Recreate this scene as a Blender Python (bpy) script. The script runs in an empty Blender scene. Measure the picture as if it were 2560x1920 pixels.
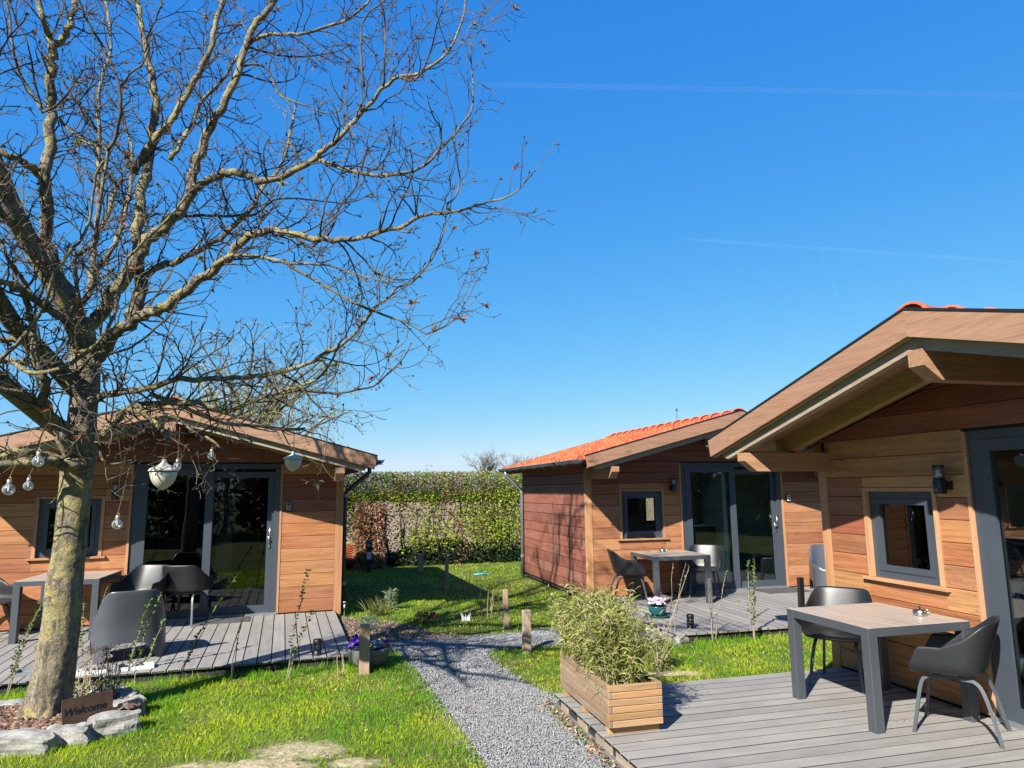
import bpy, bmesh, math, random
import numpy as np
from mathutils import Vector, Matrix, Euler, noise as mnoise
random.seed(7); RNG = np.random.default_rng(11)
SC = bpy.context.scene
COL = SC.collection
rad = math.radians

# ------------------------------------------------------------------ camera
F, PITCH, ROLL, CAMH = 1731.17, 0.1505, -0.0118, 1.7423      # focal length in pixels of the 2560 wide photograph
cam = bpy.data.cameras.new('camera'); camo = bpy.data.objects.new('camera', cam); COL.objects.link(camo)
cam.sensor_width = 36.0; cam.sensor_fit = 'HORIZONTAL'; cam.lens = 36.0 * F / 2560
cam.clip_start = 0.05; cam.clip_end = 30000
_c, _s = math.cos(PITCH), math.sin(PITCH); _cr, _sr = math.cos(ROLL), math.sin(ROLL)
_fw = Vector((0, _c, _s)); _eu = Vector((0, -_s, _c)); _ex = Vector((1, 0, 0))
_rt = _cr * _ex + _sr * _eu; _up = -_sr * _ex + _cr * _eu
camo.matrix_world = Matrix(((_rt.x, _up.x, -_fw.x, 0), (_rt.y, _up.y, -_fw.y, 0), (_rt.z, _up.z, -_fw.z, CAMH), (0, 0, 0, 1)))
SC.camera = camo

# ------------------------------------------------------------------ sky, sun, exposure
SUN_AZ, SUN_EL = rad(-148.5), rad(37.5)                       # azimuth from +Y, clockwise
w = bpy.data.worlds.new('World'); SC.world = w; w.use_nodes = True
nt = w.node_tree; bgn = nt.nodes['Background']
sky = nt.nodes.new('ShaderNodeTexSky'); sky.sky_type = 'NISHITA'; sky.sun_disc = False
sky.sun_elevation = SUN_EL; sky.sun_rotation = SUN_AZ % (2 * math.pi); sky.altitude = 0; sky.air_density = 1.0; sky.dust_density = 0.0; sky.ozone_density = 6.0
EXPOSURE = 1.42
_sep = nt.nodes.new('ShaderNodeSeparateColor'); _com = nt.nodes.new('ShaderNodeCombineColor'); nt.links.new(sky.outputs[0], _sep.inputs[0])
for _i, (_k, _p) in enumerate(((.063, 1.30), (.215, .66), (.63, .22))):   # the camera's film curve on the whole sky, channel by channel
    _m = nt.nodes.new('ShaderNodeMath'); _m.operation = 'POWER'; _m.inputs[1].default_value = _p; nt.links.new(_sep.outputs[_i], _m.inputs[0])
    _q = nt.nodes.new('ShaderNodeMath'); _q.operation = 'MULTIPLY'; _q.inputs[1].default_value = _k / (2 ** EXPOSURE) / .12; nt.links.new(_m.outputs[0], _q.inputs[0])
    _c2 = nt.nodes.new('ShaderNodeMath'); _c2.operation = 'MINIMUM'; _c2.inputs[1].default_value = (.66, .84, .98)[_i] / (2 ** EXPOSURE) / .12; nt.links.new(_q.outputs[0], _c2.inputs[0]); nt.links.new(_c2.outputs[0], _com.inputs[_i])
nt.links.new(_com.outputs[0], bgn.inputs[0]); bgn.inputs[1].default_value = .12
sl = bpy.data.lights.new('sun', 'SUN'); sl.energy = 5.0; sl.angle = rad(0.53); sl.color = (1.0, 0.95, 0.87)
so = bpy.data.objects.new('sun', sl); COL.objects.link(so)
SUND = Vector((math.cos(SUN_EL) * math.sin(SUN_AZ), math.cos(SUN_EL) * math.cos(SUN_AZ), math.sin(SUN_EL)))
so.rotation_euler = (SUND).to_track_quat('Z', 'Y').to_euler(); so.location = SUND * 60
SC.view_settings.view_transform = 'Standard'; SC.view_settings.look = 'None'; SC.view_settings.exposure = EXPOSURE; SC.view_settings.gamma = 1
SC.render.engine = 'CYCLES'
SC.cycles.max_bounces = 6; SC.cycles.transparent_max_bounces = 12; SC.cycles.use_denoising = True

# ------------------------------------------------------------------ helpers
def at(px, py, z=0.0):                                        # point of the ground plane z seen at a pixel of the photograph
    d = _fw + _rt * ((px - 1280) / F) - _up * ((py - 960) / F)
    t = (z - CAMH) / d.z
    return Vector((0, 0, CAMH)) + d * t
def aty(px, py, y):
    d = _fw + _rt * ((px - 1280) / F) - _up * ((py - 960) / F)
    return Vector((0, 0, CAMH)) + d * (y / d.y)
def tall(px, py, base):                                       # height reached at pixel row py by a vertical thing standing at base
    d = _fw + _rt * ((px - 1280) / F) - _up * ((py - 960) / F)
    t = math.hypot(base[0], base[1]) / math.hypot(d.x, d.y)
    return CAMH + d.z * t
ZT = {'1': (0, 960, 3.456), '2': (0, 1400, 3.456), '3': (560, 1040, 3.456), '4': (640, 1400, 3.19), '5': (1180, 980, 3.456), '6': (1340, 1380, 3.456),
      '7': (1920, 1400, 3.19), 'T1': (0, 0, 3.456), 'T2': (0, 480, 3.456), 'T3': (600, 0, 2.962), 'T4': (560, 520, 3.072), 'E': (820, 1480, 4.424),
      'S': (0, 1640, 5.267), 'G': (1560, 1360, 3.456), 'H': (820, 1130, 4.424), 'K': (0, 1380, 5.183)}
def zn(z, x, y): a = ZT[z]; return (a[0] + x / a[2], a[1] + y / a[2])
GZ = -0.10                                                    # lawn level; the decks lie at 0

class MB:
    def __init__(s): s.v = []; s.f = []
    def add(s, vs, fs):
        n = len(s.v); s.v += [tuple(v) for v in vs]; s.f += [tuple(i + n for i in f) for f in fs]; return s
    def box(s, a, b, bev=0.0):
        x0, y0, z0 = a; x1, y1, z1 = b
        if bev <= 0:
            return s.add([(x0,y0,z0),(x1,y0,z0),(x1,y1,z0),(x0,y1,z0),(x0,y0,z1),(x1,y0,z1),(x1,y1,z1),(x0,y1,z1)],
                         [(0,3,2,1),(4,5,6,7),(0,1,5,4),(1,2,6,5),(2,3,7,6),(3,0,4,7)])
        bm = bmesh.new(); bmesh.ops.create_cube(bm, size=1)
        bmesh.ops.scale(bm, vec=(x1-x0, y1-y0, z1-z0), verts=bm.verts); bmesh.ops.translate(bm, vec=((x0+x1)/2,(y0+y1)/2,(z0+z1)/2), verts=bm.verts)
        bmesh.ops.bevel(bm, geom=list(bm.edges), offset=bev, segments=1, affect='EDGES')
        bm.verts.index_update(); s.add([v.co for v in bm.verts], [[v.index for v in f.verts] for f in bm.faces]); bm.free(); return s
    def obox(s, c, ax, ay, az, hx, hy, hz):                  # box with its own axes
        c = Vector(c); P = []
        for k in (-1, 1):
            for i, j in ((-1,-1),(1,-1),(1,1),(-1,1)): P.append(c + ax*hx*i + ay*hy*j + az*hz*k)
        return s.add(P, [(0,3,2,1),(4,5,6,7),(0,1,5,4),(1,2,6,5),(2,3,7,6),(3,0,4,7)])
    def prism(s, poly, o, d):                                # poly: list of 3D points; extruded by vector d
        n = len(poly); P = [Vector(p) + Vector(o) for p in poly]; Q = [p + Vector(d) for p in P]
        return s.add(P + Q, [tuple(range(n))[::-1], tuple(range(n, 2*n))] + [(i, (i+1) % n, n + (i+1) % n, n + i) for i in range(n)])
    def tube(s, pts, r, n=6, cap=True, flat=None):
        pts = [Vector(p) for p in pts]; m = len(pts)
        if not hasattr(r, '__len__'): r = [r] * m
        base = len(s.v); ref = None
        for i, p in enumerate(pts):
            t = (pts[min(i+1, m-1)] - pts[max(i-1, 0)])
            if t.length < 1e-9: t = Vector((0,0,1))
            t.normalize()
            if ref is None:
                ref = t.orthogonal().normalized() if flat is None else Vector(flat)
            a = (ref - t * ref.dot(t))
            a = a.normalized() if a.length > 1e-6 else t.orthogonal().normalized()
            ref = a; b = t.cross(a)
            for k in range(n):
                an = 2 * math.pi * k / n; q = p + (a * math.cos(an) + b * math.sin(an)) * r[i]; s.v.append((q.x, q.y, q.z))
        for i in range(m-1):
            for k in range(n):
                s.f.append((base+i*n+k, base+i*n+(k+1) % n, base+(i+1)*n+(k+1) % n, base+(i+1)*n+k))
        if cap: s.f.append(tuple(base+k for k in range(n))[::-1]); s.f.append(tuple(base+(m-1)*n+k for k in range(n)))
        return s
    def lathe(s, prof, n=16, c=(0,0,0), sx=1, sy=1):         # prof: (radius, z)
        b = len(s.v)
        for r, z in prof:
            for k in range(n): an = 2*math.pi*k/n; s.v.append((c[0]+r*math.cos(an)*sx, c[1]+r*math.sin(an)*sy, c[2]+z))
        for i in range(len(prof)-1):
            for k in range(n): s.f.append((b+i*n+k, b+i*n+(k+1) % n, b+(i+1)*n+(k+1) % n, b+(i+1)*n+k))
        if prof[0][0] > 1e-6: s.f.append(tuple(b+k for k in range(n))[::-1])
        if prof[-1][0] > 1e-6: s.f.append(tuple(b+(len(prof)-1)*n+k for k in range(n)))
        return s
    def build(s, name, m, parent=None, smooth=False, loc=None, rz=0.0):
        me = bpy.data.meshes.new(name); me.from_pydata(s.v, [], s.f); me.validate(); me.update()
        if m: me.materials.append(m)
        if smooth: me.shade_smooth()
        o = bpy.data.objects.new(name, me); COL.objects.link(o)
        if parent: o.parent = parent
        if loc is not None: o.location = loc
        if rz: o.rotation_euler = (0, 0, rz)
        return o
def npmesh(name, V, FC, m, parent=None, col=None, smooth=False):   # triangles or quads as numpy arrays
    me = bpy.data.meshes.new(name); k = FC.shape[1]
    me.vertices.add(len(V)); me.vertices.foreach_set('co', V.astype(np.float32).ravel())
    me.loops.add(FC.size); me.loops.foreach_set('vertex_index', FC.astype(np.int32).ravel())
    me.polygons.add(len(FC)); me.polygons.foreach_set('loop_start', np.arange(0, FC.size, k, dtype=np.int32))
    me.update(calc_edges=True)
    if col is not None:
        a = me.color_attributes.new('Tint', 'FLOAT_COLOR', 'POINT'); c4 = np.ones((len(V), 4), np.float32); c4[:, :3] = col; a.data.foreach_set('color', c4.ravel())
    me.materials.append(m)
    if smooth: me.shade_smooth()
    o = bpy.data.objects.new(name, me); COL.objects.link(o)
    if parent: o.parent = parent
    return o
def link_mesh(name, me, parent=None, loc=(0,0,0), rz=0, sc=None):
    o = bpy.data.objects.new(name, me); COL.objects.link(o); o.parent = parent; o.location = loc; o.rotation_euler = (0,0,rz)
    if sc: o.scale = sc
    return o
def tag(o, label, cat, group=None, kind=None):
    if label: o['label'] = label
    if cat: o['category'] = cat
    if group: o['group'] = group
    if kind: o['kind'] = kind
    return o
def empty(name, loc=(0,0,0), rz=0.0, label=None, cat=None, group=None):
    o = bpy.data.objects.new(name, None); COL.objects.link(o); o.location = loc; o.rotation_euler = (0,0,rz); o.empty_display_size = 0.1
    return tag(o, label, cat, group)
def kids(o): return [c for c in list(bpy.data.objects) if c.parent == o]
def dup(o, parent=None, loc=None, rz=None, label=None):
    c = o.copy(); COL.objects.link(c)
    if parent: c.parent = parent
    if loc is not None: c.location = loc
    if rz is not None: c.rotation_euler = (0, 0, rz)
    if label: c['label'] = label
    for k in kids(o): dup(k, c)
    return c
def stuff(o): o['kind'] = 'stuff'; return o
def struct(o): o['kind'] = 'structure'; return o
def spline(pts, n=4):                                         # Catmull-Rom through 3D points (with optional extra values)
    P = np.array(pts, float); out = []
    for i in range(len(P)-1):
        a = P[max(i-1,0)]; b = P[i]; c = P[i+1]; d = P[min(i+2,len(P)-1)]
        for k in range(n):
            t = k/n; out.append(0.5*((2*b)+(-a+c)*t+(2*a-5*b+4*c-d)*t*t+(-a+3*b-3*c+d)*t**3))
    out.append(P[-1]); return np.array(out)

# ------------------------------------------------------------------ materials
class NT:
    def __init__(s, name):
        s.m = bpy.data.materials.new(name); s.m.use_nodes = True; s.t = s.m.node_tree; s.b = s.t.nodes['Principled BSDF']; s.out = s.t.nodes['Material Output']
    def n(s, ty, **kw):
        o = s.t.nodes.new(ty)
        for k, v in kw.items():
            if hasattr(o, k) and k not in ('inputs',): setattr(o, k, v)
        return o
    def l(s, a, b): s.t.links.new(a, b)
    def coord(s, scale=(1,1,1), rand=0.0, kind='Object'):
        tc = s.n('ShaderNodeTexCoord'); mp = s.n('ShaderNodeMapping'); mp.inputs['Scale'].default_value = scale
        if rand:
            oi = s.n('ShaderNodeObjectInfo'); mu = s.n('ShaderNodeVectorMath', operation='SCALE'); mu.inputs[0].default_value = (rand, rand*1.7, rand*0.6); s.l(oi.outputs['Random'], mu.inputs['Scale'])
            ad = s.n('ShaderNodeVectorMath', operation='ADD'); s.l(tc.outputs[kind], ad.inputs[0]); s.l(mu.outputs[0], ad.inputs[1]); s.l(ad.outputs[0], mp.inputs['Vector'])
        else: s.l(tc.outputs[kind], mp.inputs['Vector'])
        return mp.outputs[0]
    def noise(s, vec, scale, detail=4, rough=.55, dist=0):
        o = s.n('ShaderNodeTexNoise'); o.inputs['Scale'].default_value = scale; o.inputs['Detail'].default_value = detail; o.inputs['Roughness'].default_value = rough; o.inputs['Distortion'].default_value = dist
        s.l(vec, o.inputs['Vector']); return o.outputs['Fac']
    def ramp(s, fac, stops):
        o = s.n('ShaderNodeValToRGB'); e = o.color_ramp.elements
        while len(e) < len(stops): e.new(0.5)
        for i, (p, c) in enumerate(stops): e[i].position = p; e[i].color = (*c, 1) if len(c) == 3 else c
        s.l(fac, o.inputs['Fac']); return o.outputs['Color']
    def mix(s, fac, a, b, mode='MIX'):
        o = s.n('ShaderNodeMix', data_type='RGBA', blend_type=mode)
        for sock, v in ((o.inputs[0], fac), (o.inputs[6], a), (o.inputs[7], b)):
            if isinstance(v, (int, float)): sock.default_value = v
            elif isinstance(v, tuple): sock.default_value = (*v, 1)
            else: s.l(v, sock)
        return o.outputs[2]
    def bump(s, h, strength=.3, dist=.01, normal=None):
        o = s.n('ShaderNodeBump'); o.inputs['Strength'].default_value = strength; o.inputs['Distance'].default_value = dist; s.l(h, o.inputs['Height'])
        if normal: s.l(normal, o.inputs['Normal'])
        return o.outputs['Normal']
    def math(s, op, a, b=0.0):
        o = s.n('ShaderNodeMath', operation=op)
        for i, v in enumerate((a, b)):
            if isinstance(v, (int, float)): o.inputs[i].default_value = v
            else: s.l(v, o.inputs[i])
        return o.outputs[0]
    def done(s, col=None, rough=.6, bump=None, spec=None, metal=None, k=.72, **kw):
        if col is not None:
            if isinstance(col, tuple): col = sc3(col, k)
            elif k != 1: col = s.mix(1.0, col, (k, k, k), 'MULTIPLY')
            if isinstance(col, tuple): s.b.inputs['Base Color'].default_value = (*col, 1)
            else: s.l(col, s.b.inputs['Base Color'])
        if isinstance(rough, (int, float)): s.b.inputs['Roughness'].default_value = rough
        else: s.l(rough, s.b.inputs['Roughness'])
        if bump is not None: s.l(bump, s.b.inputs['Normal'])
        if spec is not None: s.b.inputs['Specular IOR Level'].default_value = spec
        if metal is not None: s.b.inputs['Metallic'].default_value = metal
        for k, v in kw.items(): s.b.inputs[k.replace('_', ' ')].default_value = v
        return s.m
def sc3(c, k): return tuple(min(1, x*k) for x in c)
def plain(name, c, rough=.5, var=.12, scale=6, spec=.5, metal=None, bump=.05, rand=0.0):
    g = NT(name); v = g.coord((1,1,1), rand=3.0 if rand else 0); n = g.noise(v, scale, 5)
    col = g.ramp(n, [(.3, sc3(c, 1-var)), (.7, sc3(c, 1+var))])
    if rand:
        oi = g.n('ShaderNodeObjectInfo'); h = g.n('ShaderNodeHueSaturation'); g.l(col, h.inputs['Color']); g.l(g.math('ADD', g.math('MULTIPLY', oi.outputs['Random'], rand), 1-rand/2), h.inputs['Value']); col = h.outputs[0]
    return g.done(col, rough, g.bump(g.noise(v, scale*9, 3), bump, .004) if bump else None, spec, metal)
def wood(name, tones, grain=(1.2, 14, 60), rough=.55, bump=.15, wear=.25, cont=.16, knots=True, jitter=.25):
    """boards: one tone per object from tones, streaks along the axis with the smallest grain scale"""
    g = NT(name); oi = g.n('ShaderNodeObjectInfo')
    base = g.ramp(oi.outputs['Random'], [(i/max(1, len(tones)-1), t) for i, t in enumerate(tones)])
    v = g.coord(grain, rand=7.0); n1 = g.noise(v, 1.0, 6, .62, .6); v2 = g.coord(tuple(x*3.1 for x in grain), rand=5.0); n2 = g.noise(v2, 1.3, 4, .7)
    wv = g.coord((grain[0]*.55, grain[1]*.5, grain[2]*.22), rand=11.0); n3 = g.noise(wv, 1.0, 2, .5, 1.6)
    rings = g.math('SINE', g.math('MULTIPLY', n3, 44.0)); rings = g.math('ADD', g.math('MULTIPLY', rings, .5), .5)
    dark = g.ramp(n1, [(.28, (1-cont*1.9,)*3), (.5, (1,)*3), (.75, (1+cont*.75,)*3)])
    col = g.mix(1.0, base, dark, 'MULTIPLY')
    rr = g.ramp(rings, [(0, (1-cont*.75, 1-cont*.95, 1-cont*1.05)), (.6, (1.0,)*3)])
    col = g.mix(.75, col, g.mix(1.0, col, rr, 'MULTIPLY'))
    fib = g.ramp(n2, [(.35, (.86, .84, .82)), (.65, (1.06, 1.06, 1.06))]); col = g.mix(.8, col, g.mix(1.0, col, fib, 'MULTIPLY'))
    if wear:                                                  # greyed, weathered zones
        vw = g.coord((.7, 1.3, 1.6), rand=3.0); nw = g.noise(vw, 1.5, 3)
        col = g.mix(g.ramp(nw, [(.45, (0,)*3), (.8, (wear,)*3)]), col, g.mix(.5, col, (.36, .29, .24)))
    if knots:
        kv = g.coord(tuple(1.7 if x_ < 3 else (5.5 if x_ < 40 else 9.0) for x_ in grain), rand=13.0); vo = g.n('ShaderNodeTexVoronoi'); vo.inputs['Scale'].default_value = 1.0; g.l(kv, vo.inputs['Vector'])
        sp_ = g.n('ShaderNodeSeparateColor'); g.l(vo.outputs['Color'], sp_.inputs[0]); kn = g.ramp(g.math('ADD', vo.outputs['Distance'], g.math('MULTIPLY', g.math('LESS_THAN', sp_.outputs[0], .80), 1.0)), [(.03, (1,)*3), (.10, (.35,)*3), (.19, (0,)*3)])
        col = g.mix(kn, col, g.mix(1, col, (.38, .30, .26), 'MULTIPLY'))
    hs = g.n('ShaderNodeHueSaturation'); g.l(col, hs.inputs['Color'])
    r2 = g.math('FRACT', g.math('MULTIPLY', oi.outputs['Random'], 37.7)); g.l(g.math('ADD', g.math('MULTIPLY', r2, jitter), 1-jitter/2), hs.inputs['Value'])
    return g.done(hs.outputs[0], g.ramp(n2, [(0, (rough-.1,)*3), (1, (rough+.15,)*3)]), g.bump(n2, bump, .004, g.bump(n1, bump, .006)), .35)
M = {}
CLT = {'A': [(.42,.175,.066), (.52,.26,.105), (.34,.11,.048), (.48,.22,.085), (.30,.085,.040), (.55,.295,.13), (.38,.135,.056), (.50,.235,.095)],
       'B': [(.38,.155,.070), (.47,.215,.092), (.31,.108,.052), (.42,.18,.078), (.51,.25,.11), (.35,.13,.060)],
       'C': [(.44,.185,.072), (.53,.265,.11), (.38,.138,.058), (.49,.235,.095), (.30,.098,.048), (.56,.31,.14), (.46,.205,.08)],
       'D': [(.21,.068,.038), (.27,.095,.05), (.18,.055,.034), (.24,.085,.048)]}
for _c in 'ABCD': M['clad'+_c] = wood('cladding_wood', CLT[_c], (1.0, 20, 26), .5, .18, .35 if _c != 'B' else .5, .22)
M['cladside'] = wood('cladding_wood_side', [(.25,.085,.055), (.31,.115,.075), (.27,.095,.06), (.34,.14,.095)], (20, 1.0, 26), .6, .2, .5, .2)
M['trim'] = wood('trim_wood', [(.50,.27,.13), (.46,.22,.10), (.52,.30,.16)], (26, 26, 1.0), .55, .12, .2)
M['trimh'] = wood('trim_wood_flat', [(.50,.27,.13), (.46,.22,.10)], (1.0, 26, 26), .55, .12, .2)
M['fascia'] = wood('fascia_wood', [(.375,.205,.125), (.41,.235,.145), (.345,.18,.105)], (1.1, 20, 26), .6, .2, .5)
M['larch'] = wood('grey_softwood', [(.37,.30,.22), (.40,.33,.25)], (1.1, 24, 30), .65, .15, .5)
M['yellow'] = wood('yellow_softwood', [(.42,.28,.11), (.45,.31,.13)], (1.1, 24, 30), .6, .1, .2)
M['beam'] = wood('beam_wood', [(.42,.24,.13), (.39,.21,.11)], (24, 1.1, 24), .6, .15, .3)
M['soffit'] = wood('soffit_wood', [(.36,.20,.10), (.32,.17,.085)], (24, 1.1, 24), .6, .1, .2)
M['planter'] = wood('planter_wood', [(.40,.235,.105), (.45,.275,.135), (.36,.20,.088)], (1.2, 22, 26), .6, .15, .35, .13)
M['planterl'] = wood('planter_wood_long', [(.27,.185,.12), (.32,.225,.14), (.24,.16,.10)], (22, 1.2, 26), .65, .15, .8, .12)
M['post'] = wood('post_wood', [(.40,.27,.18), (.46,.35,.25), (.36,.25,.17)], (30, 30, 1.0), .7, .2, .6)
def deck_mat():
    g = NT('deck_composite'); oi = g.n('ShaderNodeObjectInfo')
    v = g.coord((1,1,1), rand=5.0); n = g.noise(g.coord((14, 1.2, 10), rand=4.0), 1.6, 6, .6); n2 = g.noise(v, 3.2, 4)
    base = g.ramp(oi.outputs['Random'], [(0, (.275,.262,.242)), (.5, (.335,.318,.292)), (1, (.30,.284,.258))])
    col = g.mix(1, base, g.ramp(n, [(.3, (.84,)*3), (.7, (1.10,)*3)]), 'MULTIPLY'); col = g.mix(1, col, g.ramp(n2, [(.35, (.9,.9,.92)), (.75, (1.06,1.05,1.02))]), 'MULTIPLY')
    sp = g.noise(v, 9.0, 2, .4); col = g.mix(g.ramp(sp, [(.74, (0,)*3), (.80, (.5,)*3)]), col, (.5,.47,.42))
    tc = g.n('ShaderNodeTexCoord'); sx = g.n('ShaderNodeSeparateXYZ'); g.l(tc.outputs['Object'], sx.inputs[0])
    rib = g.math('SINE', g.math('MULTIPLY', sx.outputs[0], 2*math.pi/.0074))
    col = g.mix(1, col, g.ramp(g.math('ADD', g.math('MULTIPLY', rib, .5), .5), [(0, (.90,)*3), (.6, (1.02,)*3)]), 'MULTIPLY')
    return g.done(col, .62, g.bump(rib, .35, .0012, g.bump(n, .1, .002)), .4)
M['deck'] = deck_mat()
M['joint'] = plain('shaded_dirty_board_edge', (.035,.032,.028), .9, .3, 20)  # plank sides: shade and dirt of the joints put into the colour
M['slate'] = plain('slate_frame', (.055,.068,.085), .42, .06, 3, .5, bump=.0)
M['table'] = plain('table_frame', (.060,.068,.078), .45, .06, 3, .5, bump=.0)
M['black'] = plain('black_plastic', (.014,.015,.017), .4, .1, 4, .5, bump=.04)
M['shell'] = plain('chair_shell', (.013,.014,.016), .44, .10, 5, .5, bump=.05)
M['chairleg'] = plain('chair_leg', (.052,.066,.074), .45, .08, 5)
M['tub'] = plain('tub_plastic', (.070,.076,.090), .34, .07, 5, .5, bump=.06)
M['dark'] = plain('dark_gap', (.02,.018,.016), .9, .2, 8)
M['zinc'] = plain('zinc', (.36,.38,.40), .38, .12, 5, .5, metal=.6)
M['gutter'] = plain('gutter_zinc', (.085,.10,.115), .4, .12, 5, .5, metal=.3)
M['steel'] = plain('steel', (.62,.62,.60), .25, .06, 12, .5, metal=1.0)
def tile_mat():
    g = NT('clay_tile'); v = g.coord((1,1,1), rand=5.0); vo = g.n('ShaderNodeTexVoronoi'); vo.inputs['Scale'].default_value = 4.2; g.l(v, vo.inputs['Vector']); sp = g.n('ShaderNodeSeparateColor'); g.l(vo.outputs['Color'], sp.inputs[0]); n = g.noise(v, 7, 7, .65); n2 = g.noise(v, 40, 4, .7); oi = g.n('ShaderNodeObjectInfo')
    col = g.ramp(g.math('FRACT', g.math('ADD', sp.outputs[0], oi.outputs['Random'])), [(0, (.44,.085,.032)), (.5, (.58,.125,.045)), (1, (.66,.165,.065))])
    col = g.mix(1, col, g.ramp(n, [(.25, (.62,.58,.56)), (.5, (1,)*3), (.8, (1.12,1.1,1.08))]), 'MULTIPLY'); col = g.mix(g.ramp(n2, [(.66, (0,)*3), (.74, (.45,)*3)]), col, (.30,.22,.13))
    return g.done(col, .65, g.bump(n2, .3, .004), .3)
M['tile'] = tile_mat()
M['white'] = plain('white_paint', (.72,.73,.70), .5, .05, 4)
M['lining'] = plain('room_lining', (.66,.69,.63), .7, .05, 3)
M['cabinet'] = plain('cabinet_white', (.66,.74,.70), .4, .05, 3)
M['floor'] = plain('room_floor', (.16,.11,.07), .5, .2, 5)
M['acorn'] = plain('acorn_ceramic', (.62,.575,.47), .45, .06, 7, .5, bump=.03)
M['cord'] = plain('cord', (.16,.13,.09), .8, .2, 30)
M['bulbcap'] = plain('bulb_cap', (.50,.45,.37), .45, .12, 20, .5, metal=.5)
M['shaded_rust'] = plain('shaded_rusty_steel', (.105,.058,.036), .8, .3, 9, .3, bump=.2)  # rust, its colour darkened for the shade on the welcome sign
M['teal'] = plain('teal_glaze', (.02,.135,.15), .15, .25, 9, .6)
M['bowl'] = plain('grey_bowl', (.15,.15,.15), .6, .2, 7, bump=.1)
M['soil'] = plain('potting_soil', (.035,.024,.017), .95, .4, 30, bump=.6)
M['orange'] = plain('orange_plastic', (.55,.085,.03), .4, .1, 5)
M['blue'] = plain('blue_plastic', (.05,.42,.75), .4, .1, 5)
M['mat'] = plain('rubber_mat', (.075,.075,.075), .8, .3, 20)
M['copper'] = None
def table_top():
    g = NT('table_laminate'); v = g.coord((1.0, 18, 18)); n = g.noise(v, 1.8, 6, .65, .3); n2 = g.noise(g.coord((2, 60, 20)), 1.5, 4)
    col = g.ramp(n, [(.3, (.30,.24,.20)), (.5, (.42,.35,.295)), (.7, (.50,.43,.37))]); col = g.mix(.5, col, g.mix(1, col, g.ramp(n2, [(.35, (.8,.78,.76)), (.65, (1.1,1.1,1.1))]), 'MULTIPLY'))
    return g.done(col, .42, None, .5)
M['ttop'] = table_top()
def glass(name, tint, k):
    g = NT(name); t = g.t; t.nodes.remove(g.b)
    tr = g.n('ShaderNodeBsdfTransparent'); tr.inputs[0].default_value = (*tint, 1); gl = g.n('ShaderNodeBsdfGlossy'); gl.inputs['Roughness'].default_value = 0.0; gl.inputs['Color'].default_value = (.95, .97, 1, 1)
    fr = g.n('ShaderNodeFresnel'); fr.inputs['IOR'].default_value = 1.5; mx = g.n('ShaderNodeMixShader'); g.l(g.math('MINIMUM', g.math('MULTIPLY', fr.outputs[0], k), 1.0), mx.inputs[0]); g.l(tr.outputs[0], mx.inputs[1]); g.l(gl.outputs[0], mx.inputs[2]); g.l(mx.outputs[0], g.out.inputs[0])
    return g.m
M['paneB'] = M['paneC'] = glass('pane_glass', (.88,.92,.89), 1.0); M['paneA'] = glass('pane_glass_dark', (.50,.53,.52), 1.3)
M['clear'] = glass('clear_glass', (.88,.90,.88), 1.6)
def stone_mat(name, a, b, scale=6):
    g = NT(name); v = g.coord((1,1,1), rand=9.0); n = g.noise(v, scale, 8, .65, .3); n2 = g.noise(v, scale*7, 5, .7)
    col = g.ramp(n, [(.3, a), (.6, b), (.8, sc3(b, 1.2))]); col = g.mix(.6, col, g.mix(1, col, g.ramp(n2, [(.35, (.6,.6,.6)), (.65, (1.1,1.1,1.08))]), 'MULTIPLY'))
    return g.done(col, .85, g.bump(n2, .5, .01, g.bump(n, .6, .03)), .3)
M['rock'] = stone_mat('rock', (.17,.165,.15), (.40,.385,.345))
M['gravelbase'] = stone_mat('gravel_bed', (.15,.15,.15), (.27,.27,.27), 60)
def tinted(name, rough=.6, trans=0.0, mul=.75, spec=.3):      # colour comes from the per-blade / per-leaf attribute
    g = NT(name); a = g.n('ShaderNodeAttribute'); a.attribute_name = 'Tint'
    col = g.mix(1.0, a.outputs['Color'], (mul, mul, mul), 'MULTIPLY')
    g.done(col, rough, None, spec, k=1)
    if trans:
        tl = g.n('ShaderNodeBsdfTranslucent'); g.l(g.mix(1.0, col, (1.2, 1.25, .5), 'MULTIPLY'), tl.inputs['Color']); mx = g.n('ShaderNodeMixShader'); mx.inputs[0].default_value = trans
        g.l(g.b.outputs[0], mx.inputs[1]); g.l(tl.outputs[0], mx.inputs[2]); g.l(mx.outputs[0], g.out.inputs[0])
    return g.m
M['blade'] = tinted('grass_blades', .65, .45, .95, .15)
M['leaf'] = tinted('leaves', .5, .35)
M['dry'] = tinted('dry_matter', .8, 0)
M['stone'] = tinted('gravel_stones', .8, 0)
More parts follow.
